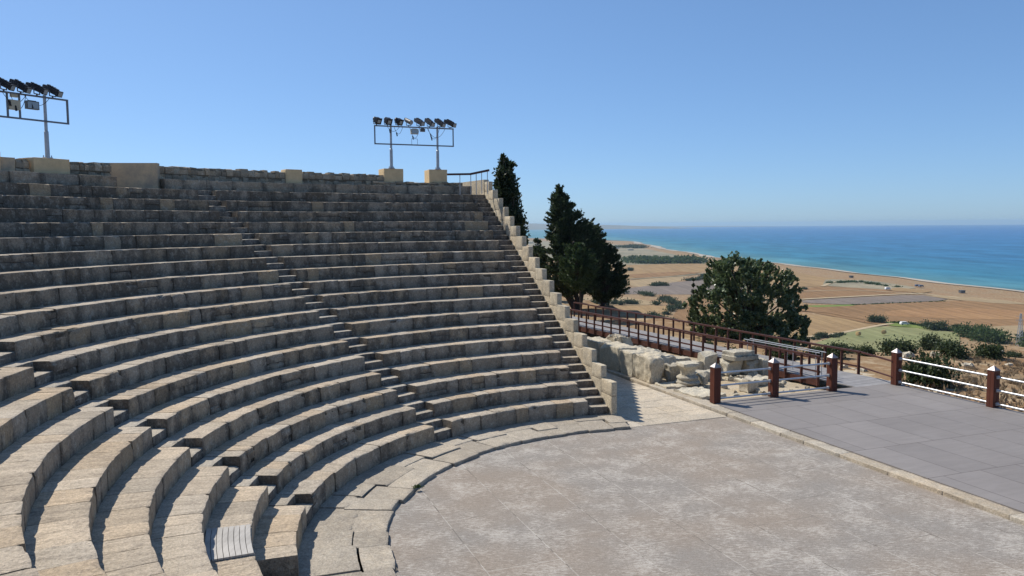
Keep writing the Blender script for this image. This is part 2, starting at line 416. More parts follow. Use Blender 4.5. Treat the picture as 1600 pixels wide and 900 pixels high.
field([(1440, 461), (1500, 463), (1560, 468), (1620, 476), (1560, 474), (1490, 468)], F_PALE)
field([(1130, 440), (1240, 450), (1220, 455), (1120, 447)], F_SCRUB)
field([(975, 429), (1060, 424), (1100, 426), (1000, 436)], F_GOLD2)
field([(1400, 449), (1460, 455), (1440, 458), (1385, 453)], F_GOLD)
def strip(px, wd, mat, name):
    FI[0] += 1; z = PLAIN+.10+.014*FI[0]; P = [np.array(at(x, y, z)) for x, y in px]; V = []
    for i, p in enumerate(P):
        d = P[min(i+1, len(P)-1)]-P[max(i-1, 0)]; n = np.array([-d[1], d[0], 0])/np.hypot(d[0], d[1])
        V += [p+n*wd/2, p-n*wd/2]
    mb = MB(); mb.add(V, [(2*i, 2*i+1, 2*i+3, 2*i+2) for i in range(len(P)-1)]); return struct(name, mb, mat)
strip([(1262, 526), (1311, 520.5), (1371, 508.5), (1394, 505)], 3.0, F_TRACK, 'dirt_track')
strip([(1180, 468), (1250, 467.5), (1380, 460.5), (1440, 458)], 5, F_TRACK, 'dirt_track')
strip([(1285, 447), (1300, 441), (1330, 437)], 4, F_TRACK, 'dirt_track')
strip([(1247, 455), (1330, 453), (1435, 458.5), (1500, 465)], 3, F_TRACK, 'dirt_track')
strip([(1240, 484), (1300, 489), (1380, 504)], 4, F_GOLD2, 'dirt_track')
strip([(985, 436), (1060, 431), (1120, 425)], 6, F_SCRUB, 'dirt_track')
# beach along the shore
V = []
for y in np.geomspace(450, 3000, 90):
    cx = float(np.interp(y, CO_Y, CO_X)) + 6*math.sin(y*.013)+3*math.sin(y*.041)
    wd = 12+3*math.sin(y*.02)
    V += [(cx-wd-8, y, PLAIN+.3), (cx-10, y, PLAIN-.1), (cx+4, y, SEA+.08)]
mb = MB(); mb.add(V, [(3*j+i, 3*j+i+1, 3*j+4+i, 3*j+3+i) for j in range(89) for i in (0, 1)])
struct('beach', mb, F_SAND)
# sea
mb = MB(); RE = 6.37e6
rads = np.concatenate([[0], np.linspace(200, 3000, 24), np.geomspace(3300, 42000, 40)]); angs = np.linspace(0, 2*math.pi, 96, endpoint=False)
V = [(r*math.sin(a_), r*math.cos(a_), SEA-r*r/2/RE) for r in rads for a_ in angs]; na = len(angs)
mb.add(V, [(j*na+i, (j+1)*na+i, (j+1)*na+(i+1) % na, j*na+(i+1) % na) for j in range(1, len(rads)-1) for i in range(na)]+[(i, na+i, na+(i+1) % na) for i in range(na)])
def sea_mat():
    m, t, b = newmat('sea water'); N = NT(t)
    geo = t.nodes.new('ShaderNodeNewGeometry').outputs['Position']
    sx = t.nodes.new('ShaderNodeSeparateXYZ'); N.link(geo, sx.inputs[0])
    n1 = N.noise(.0016, 5, .6, N.mapping((1, .35, 1), vec=geo)); n2 = N.noise(.02, 4, .7, N.mapping((1, .3, 1), vec=geo))
    ds = N.math('ADD', N.math('SUBTRACT', sx.outputs[0], 395.0), N.math('MULTIPLY', N.math('SUBTRACT', n1, .5), 260.0))
    ds = N.math('DIVIDE', ds, 3000.0, True)
    c = N.ramp(ds, ((0.0, (.08, .21, .235)), (.03, (.038, .165, .24)), (.13, (.032, .145, .27)), (.45, (.032, .142, .305)), (1.0, (.034, .135, .315))))
    c = N.mix(1.0, c, N.ramp(n2, ((.35, .74), (.65, 1.25))), 'MULTIPLY')
    N.link(c, b.inputs['Base Color']); b.inputs['Roughness'].default_value = .55; b.inputs['IOR'].default_value = 1.33
    b.inputs['Specular IOR Level'].default_value = .25
    N.bump(N.noise(.35, 4, .7, N.mapping((1, .5, 1), vec=geo)), .8, .5, b)
    return m
struct('sea', mb, sea_mat())
# far headland across the bay
mb = MB(); rs = random.Random(5)
def headland(prof, Y0, dep):
    n = len(prof); V = []; dr = Y0*Y0/2/RE
    for (px, h_) in prof:
        X = (px-800)/F*Y0
        V += [(X, Y0-dep, SEA-dr-1), (X*1.01, Y0-dep*.4, SEA-dr+h_*.75), (X*1.03, Y0+dep*.3, SEA-dr+h_), (X*1.08, Y0+dep, SEA-dr-1)]
    mb.add(V, [(4*i+j, 4*(i+1)+j, 4*(i+1)+j+1, 4*i+j+1) for i in range(n-1) for j in range(3)])
headland([(600, 72), (700, 95), (760, 100), (800, 92), (822, 88), (836, 84), (848, 78), (870, 72), (900, 66), (930, 60), (960, 50), (1000, 34), (1040, 18), (1062, 4)], 11500, 1500)
headland([(900, 10), (960, 22), (1000, 26), (1040, 24), (1090, 20), (1150, 12), (1200, 2)], 19000, 1500)
struct('far_headland', mb, plain('distant hills', (.20, .17, .12), 1, 0, .002, .3, spec=.05), 180)

# ------------------------------------------------------------------ haze
hz = [(-43000, -43000), (43000, -43000), (43000, 43000), (-43000, 43000)]
mb = MB(); mb.add([(x, y, z) for z in (-196.0, 24.0) for x, y in hz], [(3, 2, 1, 0), (4, 5, 6, 7), (0, 1, 5, 4), (1, 2, 6, 5), (2, 3, 7, 6), (3, 0, 4, 7)])
hm = D.materials.new('haze'); hm.use_nodes = True; t = hm.node_tree; t.nodes.remove(t.nodes['Principled BSDF'])
pv = t.nodes.new('ShaderNodeVolumePrincipled'); pv.inputs['Color'].default_value = (.60, .83, 1, 1); pv.inputs['Density'].default_value = 7e-5
pv.inputs['Anisotropy'].default_value = .2
t.links.new(pv.outputs[0], t.nodes['Material Output'].inputs['Volume'])
ho = obj('haze', mb, hm); ho['kind'] = 'stuff'; ho['label'] = 'thin pale blue haze over the plain and the sea'; ho['category'] = 'haze'

# ------------------------------------------------------------------ stone block generators
def arc_block(mb, r0, dep, z0, z1, t0, t1, rs, rough=1.0, tone=None, near=True, end_round=True, lich=None):
    hgt = z1-z0; L = (t1-t0)*(r0+.1)
    gap = rs.uniform(.001, .004)/r0
    nu = max(3, int(L/.13)+2) if near else 3
    us = np.linspace(0, 1, nu)
    if near: us[1] = min(us[1], .035/max(L, .1)); us[-2] = 1-us[1]
    e = .012*rough
    prof = [(0, 0), (0, .3*hgt), (0, .62*hgt), (0, hgt-.07), (.15*e, hgt-1.6*e), (.6*e, hgt-.5*e), (1.8*e, hgt), (.09, hgt), (.2, hgt), (.38, hgt), (.6*dep if dep > .7 else .42, hgt), (dep, hgt)] if near else \
        [(0, 0), (0, hgt-.03), (.03, hgt), (.3, hgt), (dep, hgt)]
    prof = [(min(a, dep), b) for a, b in prof]
    npf = len(prof); nf = 6 if near else 2
    fo = rs.gauss(0, .009)*rough; to = rs.gauss(0, .0035)*rough; tilt = rs.gauss(0, .004)*rough
    U, K = np.meshgrid(us, np.arange(npf), indexing='ij'); U = U.ravel(); K = K.ravel()
    pr = np.array([prof[k][0] for k in K]); pz = np.array([prof[k][1] for k in K])
    th = t0+gap+(t1-t0-2*gap)*U; r = r0+pr; z = z0+pz
    P = np.stack([O[0]+r*np.cos(th), O[1]+r*np.sin(th), z], 1)
    sd = rs.uniform(0, 50)
    n1 = .7*vn(P+sd, 3.1); n2 = vn(P+sd+9, 9.0); n3 = vn(P+sd+20, 5.0)
    front = (K < nf).astype(float); top = (K >= nf-1).astype(float)
    endf = ((U < 1e-6) | (U > 1-1e-6)).astype(float)
    edge = np.isin(K, (nf-3, nf-2, nf-1, nf)).astype(float) if near else (K == 2)*1.0
    chip = np.clip(n3+n2*.5-.25, 0, 1)*edge*.06*rough
    corner = edge*np.exp(-np.minimum(U, 1-U)*L/.05)*rs.choice((.003, .006, .01, .03))*rough
    dr = front*(fo+rough*(.010*n1+.012*n2))+chip+corner+endf*front*.005
    dz = top*(to+rough*(.006*n1+.005*n2)+tilt*(U-.5))-chip*.8-corner*.8-endf*top*.002
    back = (K == npf-1)
    r = r+np.where(pr > .3, 0, dr)+0; z = z+np.where(K == 0, 0, dz)
    P = np.stack([O[0]+r*np.cos(th), O[1]+r*np.sin(th), z], 1)
    Fc = []
    for i in range(nu-1):
        for k in range(npf-1):
            a = i*npf+k; Fc.append((a, a+npf, a+npf+1, a+1))
    V = P.tolist(); nb = len(V)
    V += [(O[0]+(r0+dep)*math.cos(q), O[1]+(r0+dep)*math.sin(q), z0) for q in (t0+gap, t1-gap)]
    Fc.append(tuple([nb]+list(range(0, npf))[::-1])[::-1]); Fc.append(tuple(list(range((nu-1)*npf, nu*npf))[::-1]+[nb+1])[::-1])
    if tone is None:
        wm = rs.random()
        tone = (min(1, max(0, rs.gauss(.48, .16))), wm**1.6*.9, rs.random() if lich is None else min(1, max(0, rs.gauss(lich, .25))))
    k0 = mb.n; mb.add(V, Fc, tone)
    dirt = np.concatenate([(.55*np.exp(-np.minimum(U, 1-U)*L/.07)+.35*(K == 0)+.18*(K == 1))*(K < nf+1)+.3*endf*(K > nf), [.6, .6]])
    for i_, q_ in enumerate(dirt):
        if q_ > .02: mb.t[k0+i_] = (max(0, tone[0]-.22*q_), tone[1], min(1.6, tone[2]+q_))
def core(mb, r0, dep, z0, z1, t0, t1):
    n = max(2, int((t1-t0)*r0/.8)+1); V = []
    for i in range(n+1):
        q = t0+(t1-t0)*i/n
        for rr_, z in ((r0+.05, z0), (r0+.05, z1-.05), (r0+dep-.02, z1-.05)): V.append((O[0]+rr_*math.cos(q), O[1]+rr_*math.sin(q), z))
    mb.add(V, [(3*i+k, 3*i+3+k, 3*i+4+k, 3*i+1+k) for i in range(n) for k in (0, 1)], (.0, .2, 1))

def wedge(th_lo, th_hi, label, seed, near=True, k1=1, ends=None, skip=None, warm=0.0):
    tm = (th_lo(9)+th_hi(9))/2
    p = pol(R1, tm)
    w_ = thing('seating_wedge', (p[0], p[1], 0.0), label, 'stone seating', 'wedges of curved stone seating')
    rs = random.Random(seed)
    for k in range(k1, NR+1):
        mb = MB(); r = rr(k); a = th_lo(k); b_ = th_hi(k)
        if skip and k in skip: a, b_ = skip[k](a, b_)
        z0 = (zr(k-1) if k > 1 else .0)-.04; z1 = zr(k)
        core(mb, r, DR+.1, z0, z1, a+.03/r, b_-.03/r)
        t_ = a; rough = (1.15 if k <= 11 else .75)*(.55 if warm > .4 else 1)
        base_l = .50-(k-9)*.012
        while t_ < b_-1e-4:
            L = rs.choice((.42, .5, .56, .62, .7, .8, 1.0))*rs.uniform(.85, 1.15)/r
            t2 = t_+L
            if b_-t2 < .4/r: t2 = b_
            lich = .42+.025*(k-6)+(-.25 if warm else 0)
            tn = (min(1, max(0.05, rs.gauss(base_l, .09))), min(1, max(0, rs.random()**2.0+warm*rs.random())), min(1, max(0, rs.gauss(lich, .16))))
            if rs.random() < .045: tn = (rs.uniform(.45, .65), 1.3, .0)
            dmul = 1.0
            if rs.random() < .13 and near and warm < .4:
                zm = z0+(z1-z0)*rs.uniform(.4, .6)
                t3 = t_+(t2-t_)*rs.uniform(.35, .65) if rs.random() < .5 else None
                for q0, q1 in (((t_, t3), (t3, t2)) if t3 else ((t_, t2),)):
                    arc_block(mb, r+.004, .25, z0, zm-.006, q0, q1, rs, rough, (tn[0]*.92, tn[1]*.7, min(1, tn[2]+.1)))
                arc_block(mb, r, DR+.1, zm+.006, z1, t_, t2, rs, rough, tn)
            else:
                arc_block(mb, r, DR+.1, z0, z1, t_, t2, rs, rough, tn, near)
            t_ = t2
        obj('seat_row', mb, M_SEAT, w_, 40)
    return w_
asn = lambda wv, k: math.asin(wv/(rr(k)+.2))
wedge(lambda k: TR-asn(.572, k), lambda k: TM-asn(WM/2, k), 'right-hand wedge of curved stone seat rows, between stepped end wall and middle stairs', 1)
wedge(lambda k: TM+asn(WM/2, k), lambda k: TL-asn(WL/2, k), 'widest wedge of curved stone seat rows, in the centre between the two long stairs', 2)
wedge(lambda k: TL+asn(WL/2, k), lambda k: T4-asn(WL/2, k), 'wedge of warm tan stone seat rows in the lower left corner', 3,
      skip={1: lambda a, b: (a, rad(199.4)), 3: lambda a, b: (a, b)}, warm=.5)
wedge(lambda k: T4+asn(WL/2, k), lambda k: T5-asn(WL/2, k), 'wedge of seat rows cut off by the bottom left corner, beyond the last stairs', 4, near=False, k1=2, warm=.3)

def stairs(label, tc, wd, seed, right=False, kmax=NR):
    rs = random.Random(seed); p = pol(R1, tc) if not right else lc(R1, -.9)
    s_ = thing('aisle_stairs', (p[0], p[1], 0.0), label, 'stairs', 'narrow stairs cut through the seating')
    for k in range(1, kmax+1):
        for half in (0, 1):
            mb = MB(); r = rr(k)+(.381 if half else 0)
            if right: a = TR-math.asin(1.262/(r+.2)); b_ = TR-math.asin(.578/(r+.2))
            else: a = tc-math.asin(wd/2/(r+.2))+.004/r; b_ = tc+math.asin(wd/2/(r+.2))-.004/r
            z0 = (zr(k-1) if k > 1 else 0)-.04
            z1 = zr(k)-(0 if half else H/2)
            tn = (rs.uniform(.45, .7), rs.random()*.6, rs.uniform(.2, .6))
            arc_block(mb, r, .40 if not half else .5, z0, z1, a, b_, rs, .8 if not right else .5, tn)
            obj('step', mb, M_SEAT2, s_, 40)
    return s_
stairs('straight stone stairs at the right end of the seating, hard against the stepped wall', TR, 0, 11, True)
stairs('long stone stairs in the middle, climbing to the gap beside the small square pillar', TM, WM, 12)
stairs('stone stairs between the tan lower left seats and the central wedge', TL, WL, 13)
stairs('stairs at the extreme bottom left, mostly outside the picture', T4, WL, 14, kmax=12)

# stepped end wall: one block per row
def rough_box(mb, c, size, rz, rs, rough=.02, n=4, tone=None, taper=0, erode=.03, cuts=0):
    q_ = .075 if cuts else .12
    nx = max(2, int(size[0]/q_)); ny = max(2, int(size[1]/q_)); nz = max(2, int(size[2]/q_))
    nx, ny, nz = min(nx, 18), min(ny, 24), min(nz, 16)
    def lin(n_): 
        a = np.linspace(-1, 1, n_+1)
        return np.concatenate([[-1], [-.93], a[1:-1]*.93 if n_ > 1 else [], [.93], [1]])
    gx, gy, gz = lin(nx), lin(ny), lin(nz)
    idx = {}; V = []; Fc = []
    def vid(i, j, k):
        key = (i, j, k)
        if key not in idx: idx[key] = len(V); V.append((gx[i], gy[j], gz[k]))
        return idx[key]
    X, Y, Z = len(gx)-1, len(gy)-1, len(gz)-1
    for i in range(X):
        for j in range(Y):
            Fc.append((vid(i, j, 0), vid(i, j+1, 0), vid(i+1, j+1, 0), vid(i+1, j, 0))); Fc.append((vid(i, j, Z), vid(i+1, j, Z), vid(i+1, j+1, Z), vid(i, j+1, Z)))
    for i in range(X):
        for k in range(Z):
            Fc.append((vid(i, 0, k), vid(i+1, 0, k), vid(i+1, 0, k+1), vid(i, 0, k+1))); Fc.append((vid(i, Y, k), vid(i, Y, k+1), vid(i+1, Y, k+1), vid(i+1, Y, k)))
    for j in range(Y):
        for k in range(Z):
            Fc.append((vid(0, j, k), vid(0, j, k+1), vid(0, j+1, k+1), vid(0, j+1, k))); Fc.append((vid(X, j, k), vid(X, j+1, k), vid(X, j+1, k+1), vid(X, j, k+1)))
    P = np.array(V); A = np.abs(P); cnt = (A > .99).sum(1)
    hs = np.array(size)/2; Q = P*hs
    sd = rs.uniform(0, 90); n1 = vn(Q+sd, 2.3); n2 = vn(Q+sd+7, 6.0); n3 = vn(Q+sd+17, 12.0)
    nrm = np.sign(P)*(A > .99); ln = np.maximum(np.linalg.norm(nrm, axis=1), 1)[:, None]
    amt = rough*(n1*1.2+n2*.8+n3*.4)-np.where(cnt >= 2, erode*(.35+np.clip(n2+.3, 0, 1.2)), 0)
    Q = Q+nrm/ln*amt[:, None]
    for _ in range(cuts):
        sg = np.array([rs.choice((-1, 1)), rs.choice((-1, 1)), rs.choice((-.3, 1, 1))]); wv = np.array([rs.uniform(.1, 1), rs.uniform(.1, 1), rs.uniform(.4, 1.3)])*sg; wv /= np.linalg.norm(wv)
        c_ = (np.abs(wv)*hs).sum()-rs.uniform(.05, .26)*min(.8, min(size)*1.3); dd = Q@wv-c_+.02*n2+.012*n3
        Q = Q-np.maximum(dd, 0)[:, None]*wv
    if cuts: Q[:, 2] += np.where(P[:, 2] > .5, .03*vn(Q+sd, 4.5)+.02*n3, 0)
    if taper: Q[:, :2] *= (1-taper*(P[:, 2:3]+1)/2)
    cr, sr = math.cos(rz), math.sin(rz)
    Q = np.stack([Q[:, 0]*cr-Q[:, 1]*sr, Q[:, 0]*sr+Q[:, 1]*cr, Q[:, 2]], 1)+np.array(c)+np.array([0, 0, size[2]/2])
    if tone is None: tone = (rs.uniform(.4, .7), rs.random()*.8, rs.uniform(.2, .65))
    mb.add(Q.tolist(), Fc, tone)
rs = random.Random(21)
p0 = lc(R1, -1.37)
aw = thing('stepped_wall', (p0[0], p0[1], 0), 'pale limestone end wall rising in square steps along the right edge of the seating', 'wall')
for k in range(1, NR+1):
    mb = MB(); ra = rr(k)-.16; rb = rr(k+1)-.16-.008
    off = -1.37; ta = math.sqrt(ra*ra-off*off); tb = math.sqrt(rb*rb-off*off); tmid = (ta+tb)/2
    cx, cy = O[0]+tmid*math.cos(TR)-off*math.sin(TR), O[1]+tmid*math.sin(TR)+off*math.cos(TR)
    zt = zr(k)+.60; zb = -.1 if k < 3 else zr(k)-1.6
    zc = zt-rs.uniform(.42, .6)
    rough_box(mb, (cx, cy, zb), (tb-ta, .20, zc-zb-.008), TR, rs, .006, tone=(rs.uniform(.5, .65), rs.uniform(.4, .9), rs.uniform(.1, .3)), erode=.008)
    rough_box(mb, (cx, cy, zc), (tb-ta, .20, zt-zc), TR, rs, .007, tone=(rs.uniform(.5, .68), rs.uniform(.3, .8), rs.uniform(.35, .75)), erode=.012)
    obj('wall_block', mb, M_WALL, aw, 40)
# retaining masonry behind it
mb = MB(); V = []
for k in range(1, NR+1):
    ra = rr(k)+.3; rb = rr(k+1)+.3
    for off in (-1.46,):
        pa = lc(ra, off); pb = lc(rb, off); 
        mb.bar((pa[0], pa[1], (zr(k)-.1)/2-.1), (pb[0], pb[1], (zr(k)-.1)/2-.1), .12, zr(k)+.2)
obj('backing_masonry', mb, M_WALL, aw)

# paved strip around the orchestra
rs = random.Random(31); mb = MB()
t_ = TR-.16
while t_ < rad(268):
    L = rs.uniform(.6, 1.5)/8.4; t2 = t_+L
    split = rs.uniform(.5, 1.1)
    tn = lambda: (rs.uniform(.30, .50), rs.random()*.35, rs.uniform(.4, .95))
    ztop = .085+rs.uniform(-.012, .012)
    r_in = R0+rs.uniform(-.05, .07)
    arc_block(mb, r_in, split-.004, -.05, ztop, t_, t2, rs, .8, tn())
    arc_block(mb, R0+split, R1-R0-split+.15, -.05, ztop+rs.uniform(.0, .035), t_-.01, t2-.01, rs, .45, tn())
    t_ = t2
struct('orchestra_paving', mb, M_PAVE, 40)
mb = MB(); mb.add([(O[0]+9.4*math.cos(a), O[1]+9.4*math.sin(a), -.02) for a in np.linspace(0, 2*math.pi, 72, False)], [tuple(range(72))])
# orchestra concrete sheet: inside the circle and out to the kerb
def orch_mat():
    m, t, b = newmat('worn orchestra concrete'); N = NT(t)
    geo = t.nodes.new('ShaderNodeNewGeometry').outputs['Position']
    rot = N.mapping((1, 1, 1), (0, 0, -math.atan2(.351, .936)), vec=geo)
    big = N.noise(.3, 3, .5, geo); mid = N.noise(1.0, 6, .7, geo)
    fine = N.noise(7, 8, .88, N.mapping((1, 2.6, 1), (0, 0, .35), vec=geo)); grit = N.noise(26, 5, .8, N.mapping((1, 1.8, 1), (0, 0, .35), vec=geo))
    c = N.mix(N.ramp(big, ((.4, 0.), (.6, 1.))), (.31, .262, .212), (.285, .26, .228))
    c = N.mix(N.math('MULTIPLY', N.ramp(fine, ((.40, 1.), (.52, 0.))), .55), c, (.20, .155, .12))
    wm = N.math('ADD', N.math('MULTIPLY', fine, .70), N.math('MULTIPLY', mid, .44))
    c = N.mix(N.math('MULTIPLY', N.ramp(wm, ((.562, 0.), (.665, 1.))), .66), c, (.57, .52, .45))
    c = N.mix(1.0, c, N.ramp(grit, ((.32, .72), (.68, 1.25))), 'MULTIPLY')
    br = t.nodes.new('ShaderNodeTexBrick'); br.offset = .37; br.inputs['Scale'].default_value = 1
    wr = t.nodes.new('ShaderNodeMixRGB'); wr.inputs[0].default_value = .02; N.link(rot, wr.inputs[1]); N.link(N.noise(3, 3, .6, geo, 'Color'), wr.inputs[2])
    br.inputs['Brick Width'].default_value = 2.6; br.inputs['Row Height'].default_value = 1.45; br.inputs['Mortar Size'].default_value = .016; br.inputs['Mortar Smooth'].default_value = .6
    mp = N.mapping((1, 1, 1), (0, 0, math.pi/2), vec=wr.outputs[0]); N.link(mp, br.inputs['Vector'])
    br.inputs['Color1'].default_value = (.9, .9, .9, 1); br.inputs['Color2'].default_value = (1.08, 1.08, 1.08, 1)
    c = N.mix(1.0, c, br.outputs['Color'], 'MULTIPLY') if False else c
    c = N.mix(N.math('MULTIPLY', br.outputs['Fac'], N.ramp(mid, ((.4, .4), (.6, .9)))), c, N.mix(N.ramp(N.noise(1.5, 3, .6, geo), ((.42, 0.), (.52, 1.))), (.13, .11, .09), (.50, .46, .40)))
    c = N.mix(1.0, c, N.ramp(N.noise(40, 3, .7, geo), ((.3, .85), (.7, 1.12))), 'MULTIPLY')
    N.link(c, b.inputs['Base Color']); b.inputs['Roughness'].default_value = .92; b.inputs['Specular IOR Level'].default_value = .15
    N.bump(N.math('ADD', N.math('ADD', wm, grit), N.math('MULTIPLY', br.outputs['Fac'], -.4)), .5, .025, b); return m
mb = MB()
P = []
for a in np.linspace(TR-.17, rad(272), 90): P.append((O[0]+(R0+.25)*math.cos(a), O[1]+(R0+.25)*math.sin(a), 0.0))
P.append((*ne(15.46, -5.0), 0.0)); P.append((*ne(15.46, -21.35), 0.0)); 
mb.add(P, [tuple(range(len(P)))]); struct('orchestra_floor', mb, orch_mat())

# side passage paving (parodos)
rs = random.Random(41); mb = MB()
def nslab(mb, n0, n1, e0, e1, z, hgt, rs, rough=.012, tone=None, erode=.02):
    c = ne((n0+n1)/2, (e0+e1)/2)
    rough_box(mb, (c[0], c[1], z-hgt), (n1-n0, e1-e0, hgt), math.atan2(.351, .936), rs, rough, tone=tone, erode=erode)
e = -21.3
while e > -44:
    de = rs.uniform(.4, 1.1); n = 10.2+rs.uniform(-.4, 0)
    while n < 15.4:
        dn = rs.uniform(.5, 1.4)
        if n+dn > 15.0: dn = 15.42-n
        nslab(mb, n+.006, n+dn-.006, e-de+.006, e-.006, .012+rs.uniform(-.005, .005), .15, rs, .004, (rs.uniform(.52, .72), rs.uniform(.2, .6), rs.uniform(.1, .6)), .005)
        n += dn
    e -= de
struct('side_passage_paving', mb, M_PAVE, 40)
# kerb course between orchestra / passage and stage
mb = MB(); e = -40.0
while e < -5:
    de = rs.uniform(.9, 1.7)
    wide = .40 if e > -22.8 else .55
    nslab(mb, 15.46, 15.46+wide, e+.004, min(e+de, -4)-.004, .10+rs.uniform(-.006, .006), .25, rs, .006, (rs.uniform(.45, .75), rs.uniform(.2, .9), rs.uniform(.0, .45)), .012)
    e += de
struct('stone_kerb', mb, M_KERB, 40)
# earth terrace carrying the ruins
def dirt_mat():
    m, t, b = newmat('pale trodden earth'); N = NT(t); geo = t.nodes.new('ShaderNodeNewGeometry').outputs['Position']
    n1 = N.noise(.8, 6, .7, geo); n2 = N.noise(7, 5, .75, geo); n3 = N.noise(45, 3, .7, geo)
    c = N.mix(N.ramp(n1, ((.35, 0.), (.62, 1.))), (.46, .35, .215), (.52, .44, .32))
    c = N.mix(N.math('MULTIPLY', N.ramp(n2, ((.5, 0.), (.68, 1.))), .55), c, (.58, .52, .42))
    c = N.mix(1.0, c, N.ramp(n3, ((.3, .8), (.7, 1.1))), 'MULTIPLY')
    N.link(c, b.inputs['Base Color']); b.inputs['Roughness'].default_value = 1; b.inputs['Specular IOR Level'].default_value = .05
    N.bump(N.math('ADD', n2, n3), .6, .04, b); return m
M_DIRT = dirt_mat()
mb = MB(); ns = np.linspace(15.9, 27.5, 40); es = np.linspace(-48, -22.95, 90)
V = []
for e in es:
    for n in ns:
        x, y = ne(n, e); bz = .04+.05*vn(np.array([[x, y, 0]]), 1.3)[0]+.03*vn(np.array([[x, y, 3]]), 4)[0]
        edge = min(1, max(0, (n-20.3)/3))*.5+min(1, max(0, (-32-e)/6))*.42
        V.append((x, y, bz-edge))
mb.add(V, [(j*40+i, j*40+i+1, (j+1)*40+i+1, (j+1)*40+i) for j in range(89) for i in range(39)])
struct('ruin_terrace', mb, M_DIRT, 180)

# stage deck
def deck_mat():
    m, t, b = newmat('grey stage boards'); N = NT(t)
    rot = N.mapping((1, 1, 1), (0, 0, 0))
    n1 = N.noise(.5, 5, .6); n2 = N.noise(2, 6, .75, N.mapping((.35, 3, 1))); n3 = N.noise(30, 3, .6)
    br = t.nodes.new('ShaderNodeTexBrick'); br.offset = .5; N.link(rot, br.inputs['Vector']); br.inputs['Scale'].default_value = 1
    br.inputs['Brick Width'].default_value = 1.22; br.inputs['Row Height'].default_value = 2.44; br.inputs['Mortar Size'].default_value = .014; br.inputs['Mortar Smooth'].default_value = .3
    br.inputs['Color1'].default_value = (.8, .8, .8, 1); br.inputs['Color2'].default_value = (1, 1, 1, 1); br.inputs['Mortar'].default_value = (.9, .9, .9, 1)
    c = N.mix(N.ramp(n1, ((.3, 0.), (.7, 1.))), (.225, .203, .187), (.26, .235, .217))
    c = N.mix(1.0, c, N.ramp(n2, ((.3, .9), (.7, 1.08))), 'MULTIPLY')
    c = N.mix(.6, c, N.mix(1.0, c, br.outputs['Color'], 'MULTIPLY'))
    c = N.mix(N.math('MULTIPLY', br.outputs['Fac'], .8), c, (.085, .068, .06))
    c = N.mix(N.math('MULTIPLY', N.ramp(N.noise(.9, 7, .8), ((.55, 0.), (.72, 1.))), .35), c, (.28, .26, .245))
    N.link(c, b.inputs['Base Color']); b.inputs['Roughness'].default_value = .7; b.inputs['Specular IOR Level'].default_value = .3
    N.bump(n3, .15, .004, b); return m
org_d = ne(20, -14)
mb = MB()
def nebox(mb, n0, n1, e0, e1, z0, z1):
    c = ne((n0+n1)/2, (e0+e1)/2); mb.box((c[0], c[1], (z0+z1)/2), (n1-n0, e1-e0, z1-z0), math.atan2(.351, .936))
nebox(mb, 15.87, 24.15, -22.93, -5, -.35, .125)
o = struct('stage_deck', mb, deck_mat())
# rotate object space to the stage axes so the board joints run along them
me = o.data; ang = math.atan2(.351, .936); me.transform(Matrix.Rotation(-ang, 4, 'Z')); o.rotation_euler = (0, 0, ang)

# ------------------------------------------------------------------ upper terrace, kerb, rubble walls, pillars
mb = MB(); V = []; n = 60
for i in range(n+1):
    q = TR+.02+(rad(262)-TR)*i/n
    V += [(*pol(22.8, q), zr(NR)-.01), (*pol(30, q), zr(NR)-.01)]
mb.add(V, [(2*i, 2*i+2, 2*i+3, 2*i+1) for i in range(n)]); struct('upper_terrace', mb, M_DIRT)
def kerb_run(t0, t1, label, seed):
    rs = random.Random(seed); mb = MB(); t_ = rad(t0)
    core(mb, 22.9, .5, zr(NR)-.1, 8.13, rad(t0)+.002, rad(t1)-.002)
    while t_ < rad(t1)-1e-4:
        t2 = t_+rs.uniform(.7, 1.4)/23
        if rad(t1)-t2 < .02: t2 = rad(t1)
        arc_block(mb, 22.9, .6, zr(NR)-.08, 8.13, t_, t2, rs, .6, (rs.uniform(.4, .62), rs.uniform(.1, .7), rs.uniform(.2, .7))); t_ = t2
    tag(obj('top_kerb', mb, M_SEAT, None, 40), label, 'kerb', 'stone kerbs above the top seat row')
kerb_run(107.2, 142.2, 'long low kerb course above the top seat row, below the right-hand rubble wall', 51)
kerb_run(146.8, 175, 'low kerb course above the top seat row at the far left, beyond the passage opening', 52)
def rubble(t0, t1, r0, thick, z0, z1, label, seed, course=.30, grp='rubble walls on the rim of the theatre', ragged=.05):
    rs = random.Random(seed); mb = MB()
    a0, a1 = rad(t0), rad(t1)
    core(mb, r0, thick, z0, z1-.03, a0+.001, a1-.001)
    z = z0; nz = max(1, round((z1-z0)/course)); hz_ = (z1-z0)/nz
    for c in range(nz):
        t_ = a0
        while t_ < a1-1e-4:
            t2 = t_+rs.uniform(.14, .36)/r0
            if a1-t2 < .12/r0: t2 = a1
            top = z+hz_-.008+(rs.uniform(-ragged, ragged*.6) if c == nz-1 else 0)
            arc_block(mb, r0+rs.uniform(-.02, .02), thick if c == nz-1 else .18, z, top, t_, t2, rs, 2.3, (rs.uniform(.3, .8), rs.random()**1.3, rs.uniform(.1, .9))); t_ = t2
        z += hz_
    return tag(obj('rubble_wall', mb, M_RUBBLE, None, 50), label, 'wall', grp)
rubble(128.7, 142.3, 23.3, .5, 8.05, 8.66, 'rubble wall on the rim between the passage opening and the small square pillar', 61)
rubble(117.4, 127.3, 23.3, .5, 8.05, 8.66, 'rubble wall on the rim left of the floodlight pillars, right of the small square pillar', 62)
rubble(108.2, 119.0, 23.05, .4, 8.10, 8.32, 'low rubble footing running behind the two right-hand floodlight pillars', 63, .11, ragged=.03)
rubble(146.7, 150.4, 23.3, .5, 8.0, 8.63, 'short rubble wall right of the big left pillar', 64)
